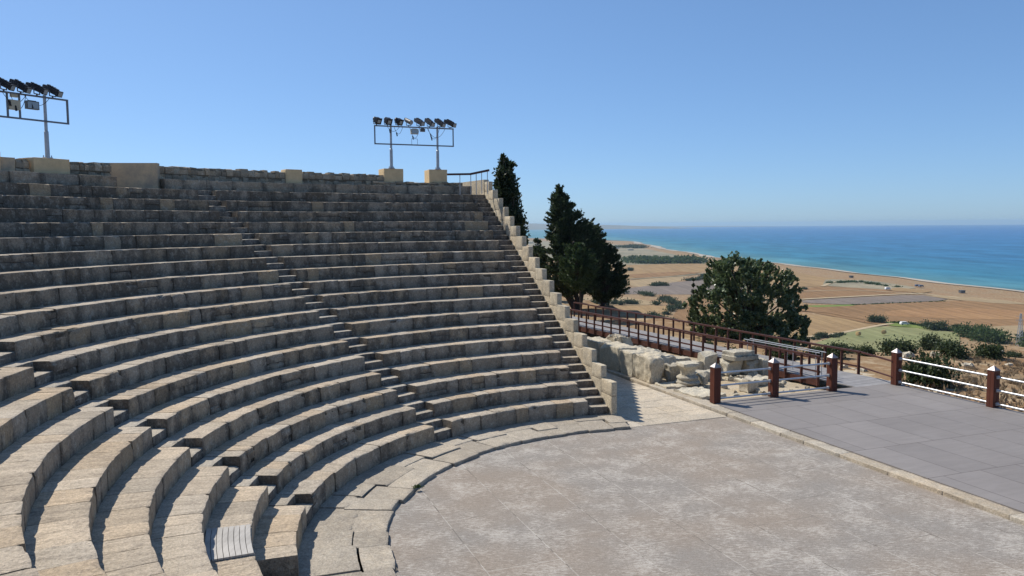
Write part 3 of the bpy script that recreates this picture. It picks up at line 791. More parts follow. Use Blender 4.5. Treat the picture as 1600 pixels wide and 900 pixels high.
rubble(153.7, 154.9, 23.4, .4, 7.98, 8.6, 'rusty orange rubble patch left of the big left pillar', 65)
def pillar(t0, t1, r0, dep, z0, z1, label, mat, rot=None):
    tc = rad((t0+t1)/2); wd = rad(t1-t0)*r0; c = pol(r0+dep/2, tc); mb = MB(); rs = random.Random(int(t0*10))
    rough_box(mb, (c[0], c[1], z0), (dep, wd, z1-z0), tc if rot is None else rot, rs, .003, tone=(.5, .5, .2), erode=.01)
    return tag(obj('pillar', mb, mat, None, 40), label, 'pillar', 'rendered pillars on the rim')
pillar(115.25, 117.55, 23.25, .9, 8.1, 8.92, 'ochre rendered pillar under the left pole of the right-hand floodlight frame', M_PLASTER)
pillar(109.95, 112.15, 23.25, .9, 8.1, 8.92, 'ochre rendered pillar under the right pole, next to the handrail', M_PLASTER)
pillar(127.1, 128.9, 23.2, .6, 8.1, 8.74, 'small square ochre pillar set in the long rubble wall', M_PLASTER)
pillar(150.5, 153.6, 23.25, .9, 7.98, 8.66, 'wide ochre pillar under the left-hand floodlight pole', M_PLASTER)
pillar(155.0, 156.2, 23.35, .6, 7.98, 8.6, 'grey-brown pillar stub left of the rusty rubble patch', M_OCHRE)
pillar(156.4, 158.6, 23.2, .9, 7.98, 8.75, 'ochre pillar cut by the left edge of the picture', M_PLASTER)
# slanting rendered wall of the passage opening
def wall_seg(name, pts, z0s, z1s, th, mat, label, cat='wall', grp=None):
    mb = MB(); rs = random.Random(len(label))
    for (a, b_, z0, z1, z2) in zip(pts[:-1], pts[1:], z0s, z1s[:-1], z1s[1:]):
        a = np.array(a); b_ = np.array(b_); d = b_-a; L = np.hypot(*d); nrm = np.array([-d[1], d[0]])/L*th/2
        n = max(2, int(L/.3)); V = []
        for i in range(n+1):
            p = a+d*i/n; zt = z1+(z2-z1)*i/n
            V += [(*(p+nrm), z0), (*(p+nrm), zt), (*(p-nrm), zt), (*(p-nrm), z0)]
        Fc = [(4*i+j, 4*i+4+j, 4*i+4+(j+1) % 4, 4*i+(j+1) % 4) for i in range(n) for j in range(4)]+[(3, 2, 1, 0), (4*n, 4*n+1, 4*n+2, 4*n+3)]
        mb.add(V, Fc, (.6, .6, .2))
    return tag(obj(name, mb, mat, None, 30), label, cat, grp)
pa = at(247, 292, 7.78); 
q0 = pol(23.15, rad(142.4)); q1 = pol(25.2, rad(146.9))
wall_seg('passage_wall', [q0, q1], [7.65], [8.72, 8.72], .3, M_OCHRE, 'smooth stained orange wall slanting back at the passage opening')
q2 = pol(27.5, rad(148.8))
wall_seg('passage_wall', [q1, q2], [7.65], [8.72, 8.78], .3, M_RUBBLE, 'pale rough wall end seen just through the passage opening')
# parapet at the top of the right stairs
w0 = lc(rr(NR)+.55, -1.37); w1 = (float(at(709, 284, 8.55)[0]), float(at(709, 284, 8.55)[1]))
d = ray(709, 290); Yw = w0[1]+3.6; w1 = (d[0]/d[1]*Yw, Yw)
wall_seg('parapet_wall', [w1, w0], [7.6], [8.43, 8.43], .26, M_WALL, 'pale parapet wall at the top of the right-hand stairs, behind the handrail')
# handrail in front of it
hp = [atY(699, 272.5, 37.3), atY(735, 272, 37.0), atY(764, 266, 36.3)]
hr = thing('handrail', (hp[1][0], hp[1][1], 7.7), 'brown handrail on thin posts at the top of the right-hand stairs', 'handrail')
mb = MB(); mb.bar(hp[0], hp[1], .07, .09); mb.bar(hp[1], hp[2], .07, .09); obj('rail', mb, M_RAILWOOD, hr)
for (x, k) in ((718.5, 0), (735.5, 1), (744, 1), (752.5, 1), (761.5, 1)):
    Y = 37.15 if k == 0 else 37.0-(x-735)/29*.7
    y = 272.3 if k == 0 else 272-(x-735)/29*6
    p = atY(x, y, Y); mb = MB(); mb.tube([(p[0], p[1], 7.68), p], .017, 6); obj('post', mb, M_STEEL, hr)

# ------------------------------------------------------------------ floodlight frames
def lamp(parent, base, kind, yaw, pitch, rs):
    """base: where the yoke meets the frame; the lamp looks along yaw / pitch"""
    x = Vector((math.cos(yaw)*math.cos(pitch), math.sin(yaw)*math.cos(pitch), -math.sin(pitch)))
    y = Vector((-math.sin(yaw), math.cos(yaw), 0)); z = x.cross(y)
    M = np.array([[x[i], y[i], z[i]] for i in range(3)])
    c = Vector(base)+Vector((0, 0, .24)); mb = MB()
    def bx(cc, s, m_): m_.box(tuple(c+x*cc[0]+y*cc[1]+z*cc[2]), s, 0, M=M)
    if kind == 'long':
        bx((0, 0, 0), (.62, .19, .17), mb); bx((-.33, 0, 0), (.1, .14, .13), mb); bx((.0, 0, .1), (.45, .1, .05), mb); bx((.33, 0, 0), (.05, .22, .20), mb)
        for q in (-.2, -.08, .04): bx((q, 0, .125), (.04, .12, .02), mb)
        fr = .36
    elif kind == 'tube':
        mb.tube([tuple(c-x*.24), tuple(c-x*.2), tuple(c+x*.22)], [.06, .10, .11], 14); bx((-.26, 0, .02), (.1, .1, .12), mb); fr = .225
    else:
        bx((.06, 0, 0), (.24, .26, .24), mb); mb.tube([tuple(c-x*.20), tuple(c-x*.16), tuple(c-x*.04)], [.05, .10, .12], 12); bx((.19, 0, 0), (.03, .31, .29), mb); fr = .21
    o = obj('spotlight', mb, M_BLACK if kind != 'tube' else M_GREYLAMP, parent, 30)
    g_ = MB(); bx((fr+.004, 0, 0), (.006, .16, .15), g_); g = obj('lens', g_, M_GLASS, o); 
    yk = MB(); hw = .13 if kind != 'box' else .165
    for s in (-1, 1): yk.bar(tuple(c+y*s*hw), tuple(Vector(base)+y*s*hw+Vector((0, 0, .05))), .025)
    yk.bar(tuple(Vector(base)+y*-hw+Vector((0, 0, .05))), tuple(Vector(base)+y*hw+Vector((0, 0, .05))), .03)
    yk.bar(tuple(Vector(base)), tuple(Vector(base)+Vector((0, 0, .06))), .04)
    obj('yoke', yk, M_FRAME, o)
def rig(A, B, z0, z1, zp, p_in, kinds, label, seed, left=False):
    rs = random.Random(seed); A = np.array(A); B = np.array(B); L = np.hypot(*(B-A)); u = (B-A)/L
    mid = (A+B)/2; rg = thing('floodlight_frame', (mid[0], mid[1], zp), label, 'floodlights', 'floodlight frames on the rim')
    P = lambda s, z: (A[0]+u[0]*s, A[1]+u[1]*s, z)
    for s in (p_in, L-p_in):
        mb = MB(); mb.tube([P(s, zp), P(s, zp+.9), P(s, zp+.92), P(s, z1+.08)], [.075, .07, .052, .05], 12)
        mb.tube([P(s, zp-.002), P(s, zp+.03)], .16, 12); obj('pole', mb, M_STEEL, rg, 40)
        mb = MB()
        for q in range(4):
            a = q*math.pi/2+.7; c = P(s, zp); mb.tube([(c[0]+.12*math.cos(a), c[1]+.12*math.sin(a), zp+.03), (c[0]+.12*math.cos(a), c[1]+.12*math.sin(a), zp+.10)], .018, 6)
        obj('anchor_bolts', mb, M_STEEL, rg)
    off = np.array([-u[1], u[0]])*.06
    Q = lambda s, z: (A[0]+u[0]*s-off[0]*1.0, A[1]+u[1]*s-off[1]*1.0, z)
    mb = MB(); mb.bar(Q(0, z1), Q(L, z1), .055); mb.bar(Q(0, z0), Q(L, z0), .055)
    mb.bar(Q(.0275, z0+.028), Q(.0275, z1-.028), .055); mb.bar(Q(L-.0275, z0+.028), Q(L-.0275, z1-.028), .055)
    obj('frame', mb, M_FRAME, rg)
    st = np.array(ne(19.5, -15)); n = len(kinds)
    for i, kd in enumerate(kinds):
        s = .12+(L-.30)*i/(n-1) if not left else .12+(L-.65)*i/(n-1)
        b0 = Q(s, z1+.028); v = st-np.array(b0[:2]); yaw = math.atan2(v[1], v[0])+rs.uniform(-.16, .16)
        lamp(rg, b0, kd, yaw, rs.uniform(.35, .5), rs)
    # cables hanging in loops
    for i in range(5):
        s0 = rs.uniform(.2, L-1.2); s1 = s0+rs.uniform(.4, .9); dp = rs.uniform(.2, .55); pts = []
        for q in np.linspace(0, 1, 12):
            c = Q(s0+(s1-s0)*q, z1-.02-dp*4*q*(1-q)); pts.append((c[0]-off[0]*.6, c[1]-off[1]*.6, c[2]))
        mb = MB(); mb.tube(pts, .009, 5)
        c = pts[rs.choice((2, 3))]; mb.bar(c, (c[0]+.03, c[1], c[2]-.17), .05)
        obj('cable', mb, M_CABLE, rg)
    return rg, Q, L, off
def floodlamp(rg, c, u, mat, wd=.26, hg=.22, glass=True):
    mb = MB(); a = math.atan2(u[1], u[0]); mb.box(c, (wd, .12, hg), a); mb.box((c[0], c[1], c[2]+hg/2+.012), (wd*.6, .08, .02), a)
    o = obj('floodlight', mb, mat, rg)
    nrm = (u[1]*.066, -u[0]*.066)
    if glass: g = MB(); g.box((c[0]+nrm[0], c[1]+nrm[1], c[2]), (wd*.84, .006, hg*.8), a); obj('lens', g, M_GLASS, o)
    return o
A = (-6.3, 37.05); B = (-2.76, 38.61)
rg, Q, L, off = rig(A, B, 10.04, 10.86, 8.92, .80, ['box', 'box', 'box', 'tube', 'long', 'long', 'long', 'long'], 'right-hand floodlight frame on two poles with eight dark spotlights', 71)
u = (np.array(B)-np.array(A))/L
floodlamp(rg, tuple(np.array(Q(1.92, 10.66))), u, M_BEIGE, .36, .24)
floodlamp(rg, tuple(np.array(Q(2.32, 10.74))), u, M_GREYLAMP, .22, .14, False)
mb = MB(); a_, b_ = Q(1.78, 10.07), Q(2.06, 10.07)
mb.bar(a_, (a_[0], a_[1], 10.33), .015); mb.bar(b_, (b_[0], b_[1], 10.33), .015); mb.bar((a_[0], a_[1], 10.33), (b_[0], b_[1], 10.33), .015); obj('bracket', mb, M_FRAME, rg)
B2 = np.array((-15.44, 28.10)); u2 = np.array((.481, .877)); A2 = B2-u2*3.87
rg, Q, L, off = rig(A2, B2, 9.90, 10.70, 8.66, .78, ['long']*7, 'left-hand floodlight frame with long black spotlights, cut by the left edge', 72, True)
floodlamp(rg, tuple(np.array(Q(L-1.25, 10.38))), u2, M_GREYLAMP, .42, .27)
mb = MB(); c = Q(L-1.83, 10.32); mb.box(c, (.36, .10, .32), math.atan2(u2[1], u2[0])); mb.box((c[0], c[1], c[2]+.30), (.22, .08, .10), math.atan2(u2[1], u2[0])); obj('junction_box', mb, M_BEIGE, rg)
mb = MB()
for s in (L-2.05, L-1.66): mb.bar(Q(s, 9.93), Q(s, 10.67), .05)
obj('upright', mb, M_FRAME, rg)

# ------------------------------------------------------------------ stage barriers
DZ = .125; PH = 1.22
def barrier(posts, label, seed, end=None):
    """posts: list of (n, e); rails between neighbours"""
    c = ne(*posts[0]); br_ = thing('stage_barrier', (c[0], c[1], DZ), label, 'barrier', 'timber post and steel rail barriers round the stage')
    ang = math.atan2(.351, .936); hw = .13
    for (n, e) in posts:
        x, y = ne(n, e); mb = MB(); mb.box((x, y, DZ+PH/2), (.26, .26, PH), ang)
        # narrow boards facing the post
        for s in (-1, 1):
            for q in (-.065, .065):
                px_, py_ = x+math.cos(ang)*s*.1315-math.sin(ang)*q, y+math.sin(ang)*s*.1315+math.cos(ang)*q
                mb.box((px_, py_, DZ+PH/2-.02), (.008, .120, PH-.06), ang)
                px_, py_ = x-math.sin(ang)*s*.1315+math.cos(ang)*q, y+math.cos(ang)*s*.1315+math.sin(ang)*q
                mb.box((px_, py_, DZ+PH/2-.02), (.120, .008, PH-.06), ang)
        p = obj('post', mb, M_REDWOOD, br_)
        mb = MB(); hh = .14; V = []
        for a, b_ in ((-1, -1), (1, -1), (1, 1), (-1, 1)): V.append((x+(a*math.cos(ang)-b_*math.sin(ang))*hh, y+(a*math.sin(ang)+b_*math.cos(ang))*hh, DZ+PH+.001))
        V += [(v[0], v[1], v[2]+.022) for v in V]; V.append((x, y, DZ+PH+.17))
        mb.add(V, [(3, 2, 1, 0)]+[(i, (i+1) % 4, 4+(i+1) % 4, 4+i) for i in range(4)]+[(4+i, 4+(i+1) % 4, 8) for i in range(4)])
        obj('cap', mb, M_CAP, p)
    for (a, b_) in zip(posts[:-1], posts[1:]):
        A_ = np.array(ne(*a)); B_ = np.array(ne(*b_)); d = (B_-A_)/np.hypot(*(B_-A_)); A_ = A_+d*.135; B_ = B_-d*.135
        for hgt in (.13, .58, 1.02):
            mb = MB(); mb.tube([(A_[0], A_[1], DZ+hgt), (B_[0], B_[1], DZ+hgt)], .033, 10)
            mb.box((A_[0]+d[0]*.03, A_[1]+d[1]*.03, DZ+hgt), (.05, .10, .10), math.atan2(d[1], d[0])); mb.box((B_[0]-d[0]*.03, B_[1]-d[1]*.03, DZ+hgt), (.05, .10, .10), math.atan2(d[1], d[0]))
            obj('rail', mb, M_PIPE, br_, 40)
barrier([(15.95, -22.75), (18.38, -22.75), (20.98, -22.75)], 'barrier of three red-brown posts with steel rails, in front of the ruins', 81)
barrier([(23.97, -22.68), (23.97, -18.70), (23.97, -14.72), (23.97, -10.74)], 'barrier of red-brown posts with steel rails along the seaward edge of the stage', 82)

# ------------------------------------------------------------------ walkway
ux, uy = -.454, .891; nx, ny = .891, .454; A0 = np.array([12.1, 30.9]); Wd = 2.05; LEN = 22.0
def wz(s): return .12+.008*s
wk = thing('wooden_walkway', (A0[0], A0[1], .12), 'long brown timber walkway with railed sides, running from the stage behind the stepped wall', 'walkway')
PW = lambda s, t, z: (A0[0]+ux*s+nx*t, A0[1]+uy*s+ny*t, wz(s)+z)
mb = MB(); nb = 0; s = -2.2
while s < LEN:
    mb.bar(PW(s+.07, -.02, -.02), PW(s+.07, Wd+.02, -.02), .132, .036, (random.Random(int(s*100)).random(), .5, .5)); s += .14
def walk_mat():
    m, t, b = newmat('silvered walkway boards'); N = NT(t); tx, ty, tz = N.attr(); n = N.noise(3, 5, .7)
    c = N.mix(tx, (.235, .225, .22), (.32, .305, .295)); c = N.mix(1.0, c, N.ramp(n, ((.3, .8), (.7, 1.1))), 'MULTIPLY')
    N.link(c, b.inputs['Base Color']); b.inputs['Roughness'].default_value = .75; return m
obj('deck_boards', mb, walk_mat(), wk)
for t in (-.06, Wd+.06):
    mb = MB(); mb.bar(PW(.0, t, -.16), PW(LEN, t, -.16), .06, .24); obj('side_beam', mb, M_RAILWOOD, wk)
for side, t in ((0, -.12), (1, Wd+.12)):
    n = 27
    for i in range(n):
        s = i*LEN/(n-1); mb = MB(); mb.bar(PW(s, t, -.28), PW(s, t, .865), .09); obj('post', mb, M_RAILWOOD, wk)
    for zz, hh in ((.90, .06), (.30, .055)):
        mb = MB(); tt = t if hh > .0555 else t
        mb.bar(PW(-.1, t, zz), PW(LEN, t, zz), .13 if hh > .0555 else .05, hh+.01); obj('rail' if hh > .0555 else 'lower_rail', mb, M_RAILWOOD, wk)
for s in (4.5, 9, 13.5, 18):
    for t in (.1, Wd-.1): mb = MB(); mb.bar(PW(s, t, -1.1), PW(s, t, -.05), .12); obj('support_leg', mb, M_RAILWOOD, wk)
# far rail joins the stage barrier
mb = MB(); a = PW(-.1, Wd+.12, .90); b_ = ne(23.84, -22.75); mb.bar((a[0], a[1], a[2]), (b_[0], b_[1], a[2]), .06, .06); mb.bar((a[0], a[1], .42), (b_[0], b_[1], .42), .05, .05); obj('return_rail', mb, M_RAILWOOD, wk)
# steel handrail on the last stretch
sh = thing('steel_handrail', PW(2.2, .25, 0), 'polished double steel handrail on the near end of the timber walkway', 'handrail')
for t in (.18, .52):
    mb = MB(); mb.tube([PW(.2, t, .98), PW(4.4, t, .98)], .019, 8); obj('rail', mb, M_STEEL, sh, 40)
for s in (.4, 1.9, 4.2):
    mb = MB()
    for t in (.18, .52): mb.tube([PW(s, t, 0), PW(s, t, .98)], .018, 8)
    obj('post', mb, M_PIPE, sh, 40)

# ------------------------------------------------------------------ ruins
rs = random.Random(91); RA = math.atan2(.351, .936)
def block(n, e, z, size, label, rot=0, rough=.02, tone=None, taper=0, erode=.04, name='stone_block', cat='stone block', grp='loose ancient stone blocks beside the passage', mat=None):
    c = ne(n, e); mb = MB(); rough_box(mb, (c[0], c[1], z), size, RA+rot, rs, rough*1.3, tone=tone, taper=taper, erode=erode, cuts=3 if size[2] > .3 else (2 if size[0] < .4 else 1))
    return tag(obj(name, mb, mat or M_RUIN, None, 40), label, cat, grp)
block(15.95, -27.25, .09, (.62, 1.45, .98), 'big upright block with a bulging face, nearest end of the block row by the passage', 0, .03, (.62, .7, .4))
block(16.05, -28.55, .09, (.8, 1.1, .96), 'square-cut upright block, second in the row beside the passage', 0, .015, (.62, .35, .3))
block(16.1, -30.05, .09, (.9, 1.8, 1.02), 'long pale block, third in the row beside the passage', 0, .015, (.66, .45, .25))
block(16.1, -31.95, .09, (.9, 1.7, 1.0), 'rear block of the row, partly hidden by the stepped wall', 0, .02, (.6, .45, .25))
block(16.95, -28.3, .06, (.9, 1.5, .85), 'rough broken stone mass behind the big bulging block', .1, .06, (.66, .25, .4), 0, .08)
block(17.15, -29.9, .06, (1.1, 1.8, .80), 'wide mass of broken stone behind the upright block row', 0, .06, (.66, .25, .4), 0, .08)
block(16.95, -31.6, .06, (1.0, 1.6, 1.15), 'tilted rounded boulder behind the rear of the block row', .3, .06, (.5, .5, .5), .35, .12)
block(16.75, -26.75, .09, (.62, .5, .66), 'small dark upright stone right of the big bulging block', .1, .04, (.45, .3, .6))
block(17.35, -26.85, .07, (.55, .6, .55), 'dark knobbly stone between the upright stone and the column capital', .3, .06, (.3, .1, .9), 0, .08)
block(17.9, -28.5, .03, (1.6, .55, .62), 'low dressed block behind the column capital', .0, .015, (.6, .3, .35))
block(18.55, -28.0, .03, (.8, .55, .5), 'second low block continuing behind the column capital', .05, .02, (.6, .5, .3))
block(17.5, -25.9, .07, (.35, .4, .42), 'small broken stone just right of the round pedestal', .4, .04, (.55, .6, .4))
block(18.1, -26.75, .06, (1.5, .5, .32), 'long low stone beam lying behind the first barrier post', .06, .02, (.62, .3, .35))
block(19.15, -27.9, .05, (.62, .55, .85), 'upright cube of grey stone between column base and altar', .05, .02, (.58, .1, .4))
block(19.86, -27.25, .05, (.80, .6, .62), 'pale block under the left half of the flat grey slab', .0, .04, (.72, .3, .2))
block(20.55, -27.0, .05, (.5, .6, .58), 'squared stone under the right half of the flat grey slab', .1, .04, (.62, .5, .4))
block(20.95, -26.7, .05, (.32, .5, .66), 'narrow upright stone at the right end below the flat grey slab', .05, .03, (.55, .5, .5))
block(20.15, -27.05, .69, (1.25, .85, .17), 'flat grey slab lying across two stones', .1, .02, (.42, .05, .6), 0, .02, cat='stone slab')
block(20.1, -27.1, .861, (1.1, .75, .16), 'upper moulded layer of the flat grey slab', .1, .02, (.55, .05, .4), 0, .03, cat='stone slab')
block(18.35, -24.1, .05, (.5, .5, .48), 'single squared stone standing just behind the barrier between first and second posts', .1, .03, (.68, .4, .3))
block(19.5, -25.2, .05, (1.5, .8, .2), 'low broken slab behind the middle barrier post', .1, .05, (.66, .3, .3), 0, .06)
block(16.35, -24.3, .06, (1.15, 1.6, .12), 'broad flat pale slab on the ground left of the first barrier post', .12, .02, (.72, .1, .1), 0, .03, cat='stone slab')
block(16.15, -25.9, .06, (.9, .9, .10), 'flat slab beneath the round pedestal', .0, .015, (.66, .4, .2), 0, .03, cat='stone slab')
for i in range(34):
    n = rs.uniform(17.2, 20.6); e = rs.uniform(-26.6, -23.2); s = rs.uniform(.10, .30)
    block(n, e, .05, (s, s*rs.uniform(.7, 1.3), s*rs.uniform(.4, .8)), 'small loose rubble stone on the pale earth between column base and barrier', rs.uniform(0, 3), .03, None, .15, .05, 'rubble_stone', 'rubble', 'rubble stones strewn among the ruins')
# column base and capital
cx, cy = ne(16.85, -25.85); mb = MB()
mb.lathe((cx, cy, .14), [(.0, 0), (.46, 0), (.49, .04), (.49, .09), (.45, .13), (.40, .15), (.39, .20), (.42, .235), (.41, .28), (.35, .31), (.33, .34), (0, .341)], 36, (.45, .25, .55))
V = np.array(mb.v); V += (vn(V, 5)*.022)[:, None]*np.array([1, 1, .3]); mb.v = [tuple(v) for v in V]
tag(obj('round_pedestal', mb, M_RUIN, None, 40), 'round moulded stone pedestal under the square capital', 'pedestal')
mb = MB(); lev = [(.25, 0), (.25, .10), (.27, .2), (.33, .34), (.35, .36), (.35, .46), (.34, .475)]; V = []
for hw, z in lev:
    for k in range(28):
        a = 2*math.pi*k/28+RA; q = max(0, min(1, (z-.05)/.35)); sqr = 1/max(abs(math.cos(a-RA)), abs(math.sin(a-RA)))
        r_ = hw*(1*(1-q)+sqr*q); bump_ = .018*math.cos(8*(a-RA))*math.sin(math.pi*min(1, z/.36)) if z < .36 else 0
        V.append((cx+(r_+bump_)*math.cos(a), cy+(r_+bump_)*math.sin(a), .482+z))
Fc = [(i*28+k, i*28+(k+1) % 28, (i+1)*28+(k+1) % 28, (i+1)*28+k) for i in range(len(lev)-1) for k in range(28)]+[tuple(range(28))[::-1], tuple(range((len(lev)-1)*28, len(lev)*28))]
mb.add(V, Fc, (.72, .3, .25)); V = np.array(mb.v); V += (vn(V, 7)*.012)[:, None]; mb.v = [tuple(v) for v in V]
tag(obj('column_capital', mb, M_RUIN, None, 35), 'square carved capital resting on the round moulded pedestal', 'capital')
# wooden plank cover on the second row
rs = random.Random(95)
mb = MB(); ta, tb = rad(196.4), rad(204.0)
for i in range(8):
    ra = rr(2)-.0+.02+i*.092; 
    if i == 0: ra += .0
    V = []; n = 5
    for j in range(n+1):
        q = ta+(tb-ta)*j/n
        for r_, z in ((ra, .995), (ra, 1.03), (ra+.082, 1.03), (ra+.082, .995)): V.append((*pol(r_, q), z))
    mb.add(V, [(4*j+k, 4*j+4+k, 4*j+4+(k+1) % 4, 4*j+(k+1) % 4) for j in range(n) for k in range(4)]+[(3, 2, 1, 0), (4*n, 4*n+1, 4*n+2, 4*n+3)], (rs.random(), .5, .5))
tag(obj('plank_cover', mb, M_GREYWOOD, None), 'panel of eight silver-grey planks laid on the seat row at lower left', 'plank cover')

# ------------------------------------------------------------------ vegetation
def leaves(mb, C_, Rr, n, size, rng, stretch=(1, 1, 1), up=.0, shell=.5, asp=2.0):
    """n leaf-sized quads spread through an ellipsoid clump"""
    d = rng.normal(size=(n, 3)); d /= np.linalg.norm(d, axis=1)[:, None]
    rad_ = np.minimum(np.abs(rng.normal(0, .62, n))+.12*shell, 1.55)
    P = np.array(C_)+d*rad_[:, None]*np.array(Rr)
    a = rng.normal(size=(n, 3))+d*.8+np.array([0, 0, up]); a /= np.linalg.norm(a, axis=1)[:, None]
    b = np.cross(a, rng.normal(size=(n, 3))); b /= np.linalg.norm(b, axis=1)[:, None]
    s = size*rng.uniform(.6, 1.3, n)[:, None]
    V = np.stack([P-a*s*.5*asp*.5, P+b*s*.5, P+a*s*.5*asp, P-b*s*.5], 1).reshape(-1, 3)
    k = mb.n; mb.v += V.tolist(); mb.f += [(k+4*i, k+4*i+1, k+4*i+2, k+4*i+3) for i in range(n)]
    t = np.repeat(np.stack([rng.random(n), rng.random(n), rng.random(n)], 1), 4, 0); mb.t += t.tolist(); mb.n += 4*n
def tree(name, base, clumps, label, cat, leafm, n_leaf, size, seed, trunk_r=.18, trunk_paths=None, group=None, up=.3, asp=2.0, shell=.45, sprays=None, sp_n=60):
    rng = np.random.default_rng(seed)
    t = thing(name, base, label, cat, group)
    vol = [c[1]**2 for c in clumps]; tot = sum(vol); mb = MB()
    for (c, r), v in zip(clumps, vol):
        rz_ = r*rng.uniform(.75, 1.0)
        leaves(mb, c, (r, r, rz_), max(60, int(n_leaf*v/tot)), size, rng, up=up, asp=asp, shell=shell)
    if sprays:
        for a_, b__, r_ in sprays:
            a_ = np.array(a_); b__ = np.array(b__); n = sp_n
            q = rng.random(n)**.8; w_ = (r_*(1.15-q))[:, None]; P = a_+(b__-a_)*q[:, None]+rng.normal(size=(n, 3))*w_*.5
            ax = (b__-a_)/np.linalg.norm(b__-a_); a2 = ax+rng.normal(size=(n, 3))*.55; a2 /= np.linalg.norm(a2, axis=1)[:, None]
            bb = np.cross(a2, rng.normal(size=(n, 3))); bb /= np.linalg.norm(bb, axis=1)[:, None]; s = size*rng.uniform(.6, 1.3, n)[:, None]
            V = np.stack([P-a2*s*.5, P+bb*s*.42, P+a2*s*.5*asp, P-bb*s*.42], 1).reshape(-1, 3); k = mb.n
            mb.v += V.tolist(); mb.f += [(k+4*i, k+4*i+1, k+4*i+2, k+4*i+3) for i in range(n)]; mb.t += np.repeat(rng.random((n, 3)), 4, 0).tolist(); mb.n += 4*n
    obj('crown', mb, leafm, t)
    mb = MB(); b = Vector(base)
    if trunk_paths is None:
        top = Vector(np.mean([c for c, r in clumps], axis=0)); trunk_paths = [[b, b.lerp(top, .5), top]]
    for pth in trunk_paths:
        pth = [Vector(p) for p in pth]; n = len(pth)
        mb.tube(pth, [trunk_r*(1-.75*i/(n-1)) for i in range(n)], 8)
    start = trunk_paths[0][len(trunk_paths[0])//2]
    for (c, r) in clumps[:40]:
        c = Vector(c); s_ = Vector(start); m_ = s_.lerp(c, .5); m_.z -= .15*r
        mb.tube([s_, m_, c], [trunk_r*.4, trunk_r*.25, trunk_r*.08], 5)
    obj('trunk', mb, M_BARK, t, 60)
    return t
def px_clumps(L, Y, seed, dscale=1.0):
    """(px, py, radius px) seen at distance Y -> world clumps with real depth spread"""
    rng = random.Random(seed); out = []
    xs_ = [a[0] for a in L]; cx = sum(xs_)/len(xs_); w_ = (max(xs_)-min(xs_))/2+1
    for (x, y, r) in L:
        half = math.sqrt(max(0, 1-((x-cx)/w_)**2))*w_/F*Y*dscale*.8
        for q in range(2 if half > .6 else 1):
            Yq = Y+rng.uniform(-half, half); out.append((atY(x, y, Yq), r/F*Y))
    return out
# tall cypress behind the seating wall
Y = 44
cl = [(786, 244, 3), (787, 252, 6), (790, 262, 9), (788, 274, 12), (792, 286, 13), (789, 299, 14), (793, 312, 15), (796, 326, 15), (799, 340, 16), (803, 353, 15), (806, 368, 14), (800, 385, 16), (800, 405, 16), (803, 300, 6), (812, 345, 6), (815, 362, 5), (801, 258, 4), (777, 290, 4)]
tree('cypress_tree', (atY(800, 400, Y)[0], Y, 0.), px_clumps(cl, Y, 1, .9), 'tall narrow dark cypress rising behind the top of the stepped wall', 'cypress', M_CYPRESS, 26000, .12, 101, .2,
     [[(atY(800, 400, Y)[0], Y, -.4), (atY(796, 340, Y)[0], Y, 3.5), (atY(787, 250, Y)[0], Y, 9)]], up=1.2, asp=2.4, shell=.6)
# group right of the seating
Y = 62; gz = -1.0
def env_clumps(env, Y, n, r0, r1, seed, tips=40, tip=(2.0, 3.4), depth=1.0, jag=3.0):
    """clumps filling a body of revolution-like envelope given as (y, left x, right x) at distance Y"""
    r_ = random.Random(seed); ys_ = [e[0] for e in env]; out = []
    sp = lambda y: (float(np.interp(y, ys_, [e[1] for e in env])), float(np.interp(y, ys_, [e[2] for e in env])))
    wts = [max(2, e[2]-e[1]) for e in env]
    while len(out) < n:
        k = r_.choices(range(len(env)-1), [wts[i]*(env[i+1][0]-env[i][0]) for i in range(len(env)-1)])[0]
        y = r_.uniform(env[k][0], env[k+1][0]); l, r = sp(y); hw = (r-l)/2; cr_ = min(r_.uniform(r0, r1), max(2.5, hw*.8))
        u_ = r_.uniform(-1, 1); v_ = r_.uniform(-1, 1)
        if u_*u_+v_*v_ > 1: continue
        x = (l+r)/2+u_*max(0, hw-cr_*.75); dz = v_*max(0, hw-cr_*.5)/F*Y*depth
        out.append((atY(x, y, Y+dz), cr_/F*Y))
    for i in range(tips):
        y = r_.uniform(ys_[0], ys_[-1]); l, r = sp(y); a_ = r_.uniform(0, 6.283); hw = (r-l)/2+r_.uniform(-1, jag)
        x = (l+r)/2+math.cos(a_)*hw; out.append((atY(x, y-1, Y+math.sin(a_)*hw/F*Y*depth), r_.uniform(*tip)/F*Y))
    return out
def env_sprays(env, Y, n, ln, r_, seed, rise=.5, out=4.0, depth=1.0):
    q_ = random.Random(seed); ys_ = [e[0] for e in env]; res = []
    for i in range(n):
        y = ys_[0]+(ys_[-1]-ys_[0])*q_.random()**.85; l = float(np.interp(y, ys_, [e[1] for e in env])); r = float(np.interp(y, ys_, [e[2] for e in env]))
        a_ = q_.uniform(0, 6.283); hw = (r-l)/2; L_ = ln*q_.uniform(.6, 1.3); R_ = hw+q_.uniform(-2, out)
        i_ = max(0, R_-L_); x0 = (l+r)/2+math.cos(a_)*i_; x1 = (l+r)/2+math.cos(a_)*R_
        res.append((atY(x0, y+L_*rise*.6, Y+math.sin(a_)*i_/F*Y*depth), atY(x1, y-L_*rise*.4, Y+math.sin(a_)*R_/F*Y*depth), r_*q_.uniform(.7, 1.3)/F*Y))
    return res
envA = [(291, 872, 874), (303, 867, 881), (314, 860, 890), (326, 862, 903), (338, 855, 910), (350, 854, 922), (362, 858, 930), (374, 850, 938), (388, 845, 942), (402, 840, 942), (418, 838, 938), (432, 840, 938), (446, 848, 930), (458, 868, 915)]
bA = (atY(903, 492, Y)[0], Y, gz); pa = lambda x, y: atY(x, y, Y)
